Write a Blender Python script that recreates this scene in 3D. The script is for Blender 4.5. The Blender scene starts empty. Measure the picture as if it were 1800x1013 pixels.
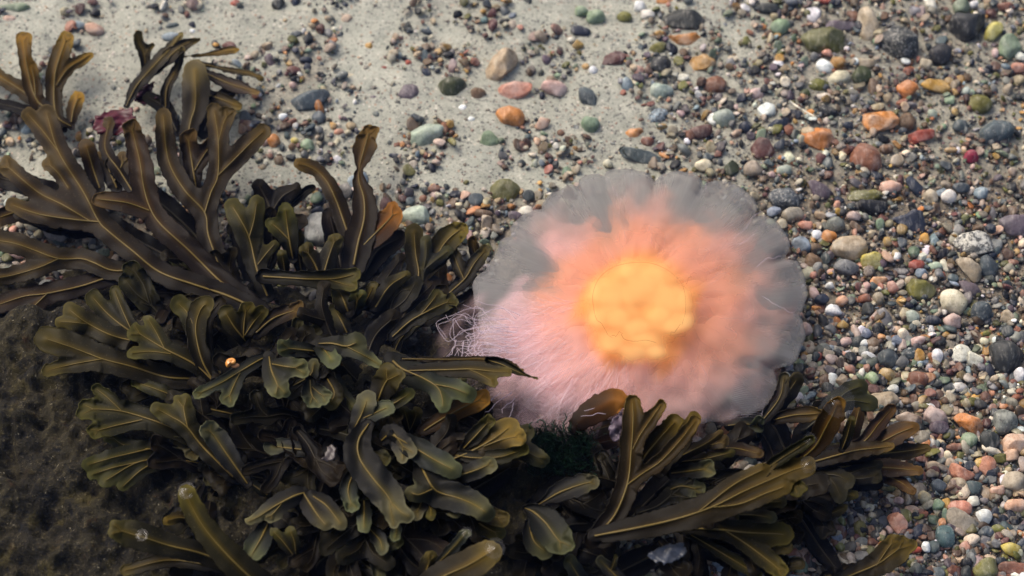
import bpy, bmesh, math, random
import numpy as np
from mathutils import Vector, Matrix

# ------------------------------------------------------------------ camera, sky, sun, exposure
SC = bpy.context.scene
COL = SC.collection
LENS, TH, DIST = 70.0, math.radians(56.0), 1.19
CT, ST = math.cos(TH), math.sin(TH)
EYE = np.array([0.0, -DIST * CT, DIST * ST])
FWD = np.array([0.0, CT, -ST]); RGT = np.array([1.0, 0.0, 0.0]); UPV = np.array([0.0, ST, CT])
cd = bpy.data.cameras.new('camera'); cam = bpy.data.objects.new('camera', cd); COL.objects.link(cam)
cd.lens = LENS; cd.sensor_width = 36.0; cd.clip_start = 0.02; cd.clip_end = 30.0
cam.location = EYE; cam.rotation_euler = (math.radians(90) - TH, 0, 0)
cd.dof.use_dof = True; cd.dof.focus_distance = DIST - 0.07; cd.dof.aperture_fstop = 7.0
SC.camera = cam

SUN_EL, SUN_AZ = math.radians(51.0), math.radians(-50.0)     # azimuth from +Y, negative = towards -X
w = bpy.data.worlds.new('World'); SC.world = w; w.use_nodes = True
nt = w.node_tree; bg = nt.nodes['Background']
sky = nt.nodes.new('ShaderNodeTexSky'); sky.sky_type = 'NISHITA'; sky.sun_disc = False
sky.sun_elevation = SUN_EL; sky.sun_rotation = SUN_AZ
sky.air_density = 0.9; sky.dust_density = 6.0; sky.ozone_density = 0.6
nt.links.new(sky.outputs[0], bg.inputs[0]); bg.inputs[1].default_value = 0.14
sd = bpy.data.lights.new('sun', 'SUN'); sun = bpy.data.objects.new('sun', sd); COL.objects.link(sun)
sd.energy = 1.4; sd.angle = math.radians(34.0); sd.color = (1.0, 0.96, 0.89)
sdir = Vector((math.sin(SUN_AZ) * math.cos(SUN_EL), math.cos(SUN_AZ) * math.cos(SUN_EL), math.sin(SUN_EL)))
sun.rotation_euler = sdir.to_track_quat('Z', 'Y').to_euler()
SC.view_settings.view_transform = 'Standard'; SC.view_settings.look = 'None'
SC.view_settings.exposure = 0.62; SC.view_settings.gamma = 1.0; SC.view_settings.use_curve_mapping = False
SC.render.engine = 'CYCLES'
SC.cycles.transparent_max_bounces = 32; SC.cycles.max_bounces = 8; SC.cycles.volume_bounces = 1
SC.cycles.use_denoising = True; SC.cycles.caustics_reflective = False; SC.cycles.caustics_refractive = False

# ------------------------------------------------------------------ helpers
def at(px, py, z):
    """pixel of the 1800 x 1013 photograph and a height -> the point in the place"""
    px = np.asarray(px, float); py = np.asarray(py, float); z = np.asarray(z, float)
    x = (px - 900.0) / 1800.0 * 36.0 / LENS; y = -(py - 506.5) / 1800.0 * 36.0 / LENS
    d = FWD + x[..., None] * RGT + y[..., None] * UPV
    t = (z - EYE[2]) / d[..., 2]
    return EYE + d * t[..., None]

def scale_at(p):
    """metres per photo pixel at point p"""
    return float(np.dot(np.asarray(p) - EYE, FWD)) * 36.0 / LENS / 1800.0

def obj(name, me, mat=None, parent=None, loc=None):
    o = bpy.data.objects.new(name, me); COL.objects.link(o)
    if mat is not None and me is not None and len(me.materials) == 0: me.materials.append(mat)
    if parent is not None: o.parent = parent
    if loc is not None: o.location = [float(c) for c in loc]
    return o

def tag(o, label=None, cat=None, group=None, kind=None):
    if label: o['label'] = label
    if cat: o['category'] = cat
    if group: o['group'] = group
    if kind: o['kind'] = kind
    return o

def mesh_np(name, V, F, smooth=True, attrs=None, col=None):
    """V (n,3); F (m,3) or (m,4) int array; attrs {name: (n,)} float point attributes; col (n,3) colour attribute Col"""
    me = bpy.data.meshes.new(name)
    V = np.ascontiguousarray(V, np.float32); F = np.ascontiguousarray(F, np.int32)
    n, m, k = len(V), len(F), F.shape[1]
    me.vertices.add(n); me.vertices.foreach_set('co', V.ravel())
    me.loops.add(m * k); me.loops.foreach_set('vertex_index', F.ravel())
    me.polygons.add(m)
    me.polygons.foreach_set('loop_start', np.arange(0, m * k, k, dtype=np.int32))
    if smooth: me.polygons.foreach_set('use_smooth', np.ones(m, bool))
    me.update(calc_edges=True)
    for an, av in (attrs or {}).items():
        a = me.attributes.new(an, 'FLOAT', 'POINT'); a.data.foreach_set('value', np.ascontiguousarray(av, np.float32))
    if col is not None:
        a = me.attributes.new('Col', 'FLOAT_COLOR', 'POINT')
        c4 = np.ones((n, 4), np.float32); c4[:, :col.shape[1]] = col
        a.data.foreach_set('color', c4.ravel())
    me.validate()
    return me

def ico(level):
    bm = bmesh.new(); bmesh.ops.create_icosphere(bm, subdivisions=level, radius=1.0)
    bm.verts.ensure_lookup_table()
    V = np.array([v.co[:] for v in bm.verts]); F = np.array([[v.index for v in f.verts] for f in bm.faces])
    bm.free(); return V, F
ICO1, ICO2, ICO3, ICO4 = ico(1), ico(2), ico(3), ico(4)

def snoise(u, v, seed, wl, n=6):
    """smooth pseudo-noise in two variables, about -1..1, wavelength about wl"""
    r = np.random.RandomState(seed); out = 0.0
    for i in range(n):
        a = r.uniform(0, 2 * math.pi); k = 2 * math.pi / (wl * r.uniform(0.6, 1.7))
        out = out + np.sin((u * math.cos(a) + v * math.sin(a)) * k + r.uniform(0, 6.28))
    return out / math.sqrt(n) * 0.8

def vnoise(u, v, seed, wl):
    """value noise, -1..1"""
    r = np.random.RandomState(seed); T = r.uniform(-1, 1, (256, 256))
    a, b = np.asarray(u, float) / wl + 64, np.asarray(v, float) / wl + 64; i, j = np.floor(a).astype(int), np.floor(b).astype(int); x, y = a - i, b - j
    x, y = x * x * (3 - 2 * x), y * y * (3 - 2 * y); g = lambda p, q: T[p % 256, q % 256]
    return (g(i, j) * (1 - x) + g(i + 1, j) * x) * (1 - y) + (g(i, j + 1) * (1 - x) + g(i + 1, j + 1) * x) * y

def to_px(P):
    """point in the place -> pixel of the photograph"""
    d = P - EYE; w_ = d @ FWD; k = LENS / 36.0 * 1800.0
    return 900 + d @ RGT / w_ * k, 506.5 - d @ UPV / w_ * k

def noise3(P, seed, freq, n=8):
    r = np.random.RandomState(seed); out = np.zeros(len(P))
    for i in range(n):
        d = r.normal(size=3); d /= np.linalg.norm(d)
        out += np.sin(P @ d * freq * r.uniform(0.6, 1.5) + r.uniform(0, 6.28))
    return out / math.sqrt(n)

def sstep(a, b, x):
    t = np.clip((x - a) / (b - a), 0, 1); return t * t * (3 - 2 * t)

class NT:
    """tiny node-tree helper"""
    def __init__(s, name):
        s.m = bpy.data.materials.new(name); s.m.use_nodes = True; s.t = s.m.node_tree; s.t.nodes.clear()
        s.out = s.t.nodes.new('ShaderNodeOutputMaterial')
    def n(s, typ, props=None, **ins):
        nd = s.t.nodes.new('ShaderNode' + typ)
        for k, v in (props or {}).items(): setattr(nd, k, v)
        for k, v in ins.items(): s.set(nd, k, v)
        return nd
    def set(s, nd, k, v):
        k2 = k.replace('_', ' ') if isinstance(k, str) else k
        sock = nd.inputs[int(k[1:])] if isinstance(k, str) and k[0] == 'i' and k[1:].isdigit() else nd.inputs[k2]
        if isinstance(v, bpy.types.NodeSocket): s.t.links.new(v, sock)
        elif isinstance(v, (tuple, list)) and len(v) == 3 and sock.type == 'RGBA': sock.default_value = (*v, 1)
        else: sock.default_value = v
    def mix(s, f, a, b, blend='MIX'):
        nd = s.t.nodes.new('ShaderNodeMix'); nd.data_type = 'RGBA'; nd.blend_type = blend
        for sock, v in ((nd.inputs[0], f), (nd.inputs[6], a), (nd.inputs[7], b)):
            if isinstance(v, bpy.types.NodeSocket): s.t.links.new(v, sock)
            elif isinstance(v, (tuple, list)): sock.default_value = (*v[:3], 1)
            else: sock.default_value = v
        return nd.outputs[2]
    def math(s, op, a, b=0.0, clamp=False):
        nd = s.t.nodes.new('ShaderNodeMath'); nd.operation = op; nd.use_clamp = clamp
        for i, v in enumerate((a, b)):
            if isinstance(v, bpy.types.NodeSocket): s.t.links.new(v, nd.inputs[i])
            else: nd.inputs[i].default_value = v
        return nd.outputs[0]
    def ramp(s, f, *stops):
        nd = s.t.nodes.new('ShaderNodeValToRGB'); e = nd.color_ramp.elements
        while len(e) < len(stops): e.new(0.5)
        for i, (p, c) in enumerate(stops):
            e[i].position = p; e[i].color = (*c, 1) if isinstance(c, (tuple, list)) else (c, c, c, 1)
        s.t.links.new(f, nd.inputs[0]); return nd.outputs[0]
    def attr(s, name, out='Fac', typ='GEOMETRY'):
        nd = s.n('Attribute', {'attribute_name': name, 'attribute_type': typ}); return nd.outputs[out]
    def noise(s, co, scale, detail=4.0, rough=0.55):
        return s.n('TexNoise', Vector=co, Scale=scale, Detail=detail, Roughness=rough).outputs[0]
    def done(s, surf): s.t.links.new(surf, s.out.inputs['Surface']); return s.m
# ------------------------------------------------------------------ materials of the setting
def mat_sand():
    t = NT('sand'); co = t.n('NewGeometry').outputs['Position']
    big = t.noise(co, 14, 4); mid = t.noise(co, 90, 5, 0.65); fine = t.noise(co, 700, 3, 0.7)
    c = t.ramp(big, (0.3, (0.215, 0.218, 0.176)), (0.7, (0.345, 0.352, 0.288)))
    c = t.mix(t.ramp(mid, (0.38, 0.0), (0.72, 0.7)), c, (0.42, 0.405, 0.33))
    c = t.mix(t.ramp(fine, (0.30, 0.75), (0.47, 0.0)), c, (0.12, 0.11, 0.095))
    vo = t.n('TexVoronoi', Vector=co, Scale=520.0); vr = t.n('SeparateColor', i0=vo.outputs['Color'])
    grain = t.math('MULTIPLY', t.math('LESS_THAN', vo.outputs['Distance'], 0.42), t.math('GREATER_THAN', vr.outputs[0], 0.80))
    gc = t.ramp(vr.outputs[1], (0.0, (0.03, 0.03, 0.035)), (0.35, (0.10, 0.09, 0.085)), (0.55, (0.28, 0.15, 0.09)), (0.8, (0.5, 0.46, 0.38)))
    c = t.mix(t.math('MULTIPLY', grain, 0.85), c, gc)
    n5 = t.noise(co, 330, 3, 0.75)
    c = t.mix(t.ramp(n5, (0.34, 0.9), (0.44, 0.0)), c, (0.07, 0.068, 0.066))
    c = t.mix(t.ramp(n5, (0.64, 0.0), (0.72, 0.7)), c, (0.52, 0.49, 0.42))
    gr = t.ramp(n5, (0.35, (0.045, 0.04, 0.036)), (0.5, (0.14, 0.11, 0.078)), (0.68, (0.26, 0.21, 0.15)))
    c = t.mix(t.math('MULTIPLY', t.attr('grit'), 0.85), c, gr)
    bmp = t.n('Bump', Strength=0.8, Distance=0.0016, Height=t.mix(0.5, fine, mid))
    b = t.n('BsdfPrincipled', Base_Color=c, Roughness=0.8, Normal=bmp.outputs[0])
    b.inputs['Specular IOR Level'].default_value = 0.2
    return t.done(b.outputs[0])

def mat_stone(name, vertex_colour=False):
    """one stone material: the colour is the object's own (or the grain's own), its alpha tells how speckled it is"""
    t = NT(name)
    if vertex_colour:
        co = t.n('NewGeometry').outputs['Position']; base = t.attr('Col', 'Color'); sp = t.attr('speck'); rnd = t.attr('rnd')
    else:
        oi = t.n('ObjectInfo'); base = oi.outputs['Color']; sp = oi.outputs['Alpha']; rnd = oi.outputs['Random']
        tc = t.n('TexCoord').outputs['Object']
        co = t.n('VectorMath', {'operation': 'ADD'}, i0=tc, i1=t.n('CombineXYZ', X=rnd, Y=t.math('MULTIPLY', rnd, 7.3), Z=0.0).outputs[0]).outputs[0]
    n1 = t.noise(co, 160, 5, 0.6); n2 = t.noise(co, 620, 4, 0.65)
    st = t.n('Mapping', Vector=co); st.inputs['Scale'].default_value = (1.0, 0.25, 0.6)
    n3 = t.noise(st.outputs[0], 420, 4, 0.6)
    dark = t.n('HueSaturation', Hue=0.5, Saturation=1.08, Value=0.45, Color=base).outputs[0]
    lite = t.mix(0.30, base, (0.75, 0.70, 0.6))
    n0 = t.noise(co, 75, 4, 0.6)
    b2 = t.mix(t.ramp(n0, (0.42, 0.0), (0.62, 0.8)), base, t.n('HueSaturation', Hue=0.515, Saturation=0.55, Value=0.85, Color=base).outputs[0])
    c = t.mix(t.ramp(n1, (0.32, 0.9), (0.56, 0.0)), b2, dark)
    c = t.mix(t.ramp(n3, (0.52, 0.0), (0.75, 0.75)), c, lite)
    c = t.mix(t.ramp(n2, (0.33, 0.6), (0.5, 0.0)), c, dark)
    n5 = t.noise(co, 480, 3, 0.8); n6 = t.noise(co, 340, 3, 0.75)
    lo = t.math('MULTIPLY', t.math('SUBTRACT', n5, t.math('SUBTRACT', 0.72, t.math('MULTIPLY', sp, 0.24))), 9.0, True)
    c = t.mix(t.math('MULTIPLY', lo, 0.75), c, t.mix(0.35, (0.60, 0.57, 0.50), base))
    hi = t.math('MULTIPLY', t.math('SUBTRACT', n6, t.math('SUBTRACT', 0.72, t.math('MULTIPLY', sp, 0.27))), 9.0, True)
    c = t.mix(t.math('MULTIPLY', hi, 0.85), c, (0.022, 0.024, 0.026))
    bmp = t.n('Bump', Strength=0.45, Distance=0.0007, Height=t.mix(0.5, n2, n1))
    b = t.n('BsdfPrincipled', Base_Color=c, Roughness=0.52, Normal=bmp.outputs[0])
    b.inputs['Specular IOR Level'].default_value = 0.28
    return t.done(b.outputs[0])

def mat_rock():
    t = NT('encrusted_rock'); co = t.n('NewGeometry').outputs['Position']
    n1 = t.noise(co, 30, 6, 0.65); n2 = t.noise(co, 110, 6, 0.7); n3 = t.noise(co, 420, 4, 0.7); n4 = t.noise(co, 55, 3, 0.5)
    c = t.ramp(n1, (0.30, (0.004, 0.0032, 0.002)), (0.5, (0.016, 0.0125, 0.005)), (0.7, (0.040, 0.032, 0.0135)))
    c = t.mix(t.ramp(n4, (0.56, 0.0), (0.68, 0.7)), c, (0.045, 0.035, 0.006))
    c = t.mix(t.ramp(n2, (0.60, 0.0), (0.72, 0.8)), c, (0.045, 0.018, 0.006))
    c = t.mix(t.ramp(n2, (0.36, 1.0), (0.45, 0.0)), c, (0.003, 0.003, 0.003))
    c = t.mix(t.ramp(n3, (0.56, 0.0), (0.70, 0.85)), c, (0.11, 0.088, 0.045))
    c = t.mix(t.ramp(n3, (0.34, 0.85), (0.46, 0.0)), c, (0.004, 0.0035, 0.003))
    n7 = t.noise(co, 240, 3, 0.8); c = t.mix(t.ramp(n7, (0.66, 0.0), (0.72, 0.9)), c, (0.24, 0.21, 0.15))
    bmp = t.n('Bump', Strength=1.0, Distance=0.006, Height=t.mix(0.5, n2, n3))
    b = t.n('BsdfPrincipled', Base_Color=c, Roughness=0.7, Normal=bmp.outputs[0])
    b.inputs['Specular IOR Level'].default_value = 0.2
    return t.done(b.outputs[0])

M_SAND, M_STONE, M_GRAVEL, M_ROCK = mat_sand(), mat_stone('stone'), mat_stone('gravel_grain', True), mat_rock()

# ------------------------------------------------------------------ sea bed: one sheet
def bed_z(x, y):
    return 0.0018 * snoise(x, y, 3, 0.16) + 0.0010 * snoise(x, y, 4, 0.05) + 0.0004 * snoise(x, y, 5, 0.015)
gx = np.concatenate([np.linspace(-3, -0.5, 12, endpoint=False), np.linspace(-0.5, 0.5, 260), np.linspace(0.5, 3, 13)[1:]])
gy = np.concatenate([np.linspace(-3, -0.45, 12, endpoint=False), np.linspace(-0.45, 0.55, 260), np.linspace(0.55, 3, 13)[1:]])
X, Y = np.meshgrid(gx, gy); nx, ny = len(gx), len(gy)
V = np.stack([X.ravel(), Y.ravel(), bed_z(X, Y).ravel()], 1)
I = np.arange(nx * ny).reshape(ny, nx)
F = np.stack([I[:-1, :-1], I[:-1, 1:], I[1:, 1:], I[1:, :-1]], -1).reshape(-1, 4)
def thick(px, py):
    """where the gravel lies thick"""
    xb = np.interp(py, [-100, 0, 100, 200, 300, 380, 600], [1130, 1130, 1090, 1060, 1150, 1260, 1330])
    e = snoise(px, py, 31, 160) * 60 + snoise(px, py, 37, 60) * 35
    base = sstep(-130, 170, px - xb + e)
    top = 0.62 + 0.38 * sstep(250, 420, py) - 0.22 * np.exp(-((px - 1285 + 40 * snoise(px, py, 36, 90)) / 50) ** 2) * sstep(230, 90, py)
    left = 0.34 + 0.14 * (snoise(px, py, 33, 130) > 0.25) + 0.28 * np.exp(-(((px - 500) / 110) ** 2 + ((py - 170) / 75) ** 2)) + 0.25 * np.exp(-(((px - 870) / 60) ** 2 + ((py - 385) / 40) ** 2)) + 0.22 * np.exp(-(((px - 860) / 60) ** 2 + ((py - 30) / 40) ** 2)) + 0.3 * sstep(300, 380, py)
    return np.clip(np.maximum(base * top, left), 0, 1)
gpx, gpy = to_px(V); grit_ = sstep(.42, .85, thick(np.clip(gpx, -400, 2200), np.clip(gpy, -400, 1500)))
tag(obj('sea_bed_ground', mesh_np('sea_bed_ground', V, F, True, {'grit': grit_}), M_SAND), 'pale grey sandy sea bed under shallow clear water', 'sea bed', kind='structure')

# ------------------------------------------------------------------ dark rock under the weed
def pts_in_poly(px, py, poly):
    """signed-ish distance: positive inside the polygon, in pixels"""
    poly = np.asarray(poly, float); n = len(poly); ins = np.zeros(px.shape, bool); dm = np.full(px.shape, 1e9)
    for i in range(n):
        (x0, y0), (x1, y1) = poly[i], poly[(i + 1) % n]
        c = ((y0 > py) != (y1 > py)) & (px < (x1 - x0) * (py - y0) / (y1 - y0 + 1e-12) + x0); ins ^= c
        dx, dy = x1 - x0, y1 - y0; tt = np.clip(((px - x0) * dx + (py - y0) * dy) / (dx * dx + dy * dy), 0, 1)
        dm = np.minimum(dm, np.hypot(px - x0 - tt * dx, py - y0 - tt * dy))
    return np.where(ins, dm, -dm)
ROCK = [(-260, 520), (-60, 498), (60, 512), (150, 492), (260, 505), (420, 500), (560, 540), (690, 575), (800, 590), (900, 650), (960, 710), (1030, 770), (1090, 880), (1120, 1000), (1080, 1180), (600, 1300), (-260, 1300)]
pu, pv = np.meshgrid(np.arange(-300, 1180, 5.0), np.arange(440, 1340, 5.0))
d = pts_in_poly(pu + 14 * snoise(pu, pv, 21, 90), pv + 14 * snoise(pu, pv, 22, 90), ROCK)
hz = 0.030 * sstep(-25, 120, d) + 0.005 * snoise(pu, pv, 23, 120) * sstep(0, 60, d) + 0.0042 * vnoise(pu, pv, 24, 46) + 0.0036 * vnoise(pu + .6 * pv, pv - .4 * pu, 25, 21) + 0.0022 * vnoise(pu - .5 * pv, pv + .5 * pu, 26, 11) - 0.010 * sstep(0, -40, d)
pit = np.random.RandomState(8)
for _ in range(70):
    cx, cy, r = pit.uniform(-50, 420), pit.uniform(540, 1010), pit.uniform(5, 15)
    hz -= 0.0050 * np.exp(-((pu - cx) ** 2 + (pv - cy) ** 2) / (r * r))
P = at(pu.ravel(), pv.ravel(), np.zeros(pu.size)); P[:, 2] = hz.ravel()
P[:, 1] += 0.0
keep = (d > -45)
I = np.arange(pu.size).reshape(pu.shape); kc = keep[:-1, :-1] & keep[1:, :-1] & keep[:-1, 1:] & keep[1:, 1:]
F = np.stack([I[1:, :-1], I[1:, 1:], I[:-1, 1:], I[:-1, :-1]], -1)[kc]
tag(obj('rock', mesh_np('rock', P, F), M_ROCK), 'dark brown encrusted rock beneath the seaweed, pitted and blotched', 'rock')
# ------------------------------------------------------------------ stones and pebbles
C = dict(white=(.72, .72, .69), cream=(.62, .54, .38), ivory=(.66, .62, .50), tan=(.40, .31, .20), beige=(.36, .30, .22), peach=(.56, .34, .22), orange=(.50, .20, .055),
         salmon=(.50, .22, .14), red=(.36, .075, .045), rust=(.23, .095, .055), maroon=(.13, .055, .045), brown=(.15, .09, .05), ochre=(.44, .25, .06),
         yellow=(.50, .40, .08), olive=(.145, .135, .03), green=(.20, .26, .16), mint=(.36, .42, .33), slate=(.075, .095, .10), navy=(.025, .032, .05),
         black=(.014, .015, .018), grey=(.20, .20, .185), charcoal=(.04, .042, .04), purple=(.12, .09, .105), blue=(.22, .27, .31), pink=(.52, .35, .30),
         crimson=(.30, .03, .06), moss=(.045, .055, .02), ridged=(.36, .28, .17), teal=(.10, .17, .16))
WORD = dict(white='white', cream='cream', ivory='ivory', tan='tan', beige='beige', peach='peach', orange='orange', salmon='salmon pink', red='red', rust='rust red', maroon='maroon', brown='brown',
            ochre='ochre', yellow='yellow', olive='olive green', green='pale green', mint='mint green', slate='slate grey', navy='blue black', black='black', grey='grey', charcoal='charcoal',
            purple='purple grey', blue='pale blue grey', pink='pink', crimson='crimson', moss='mossy dark green', ridged='ridged tan', teal='teal')
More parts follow.
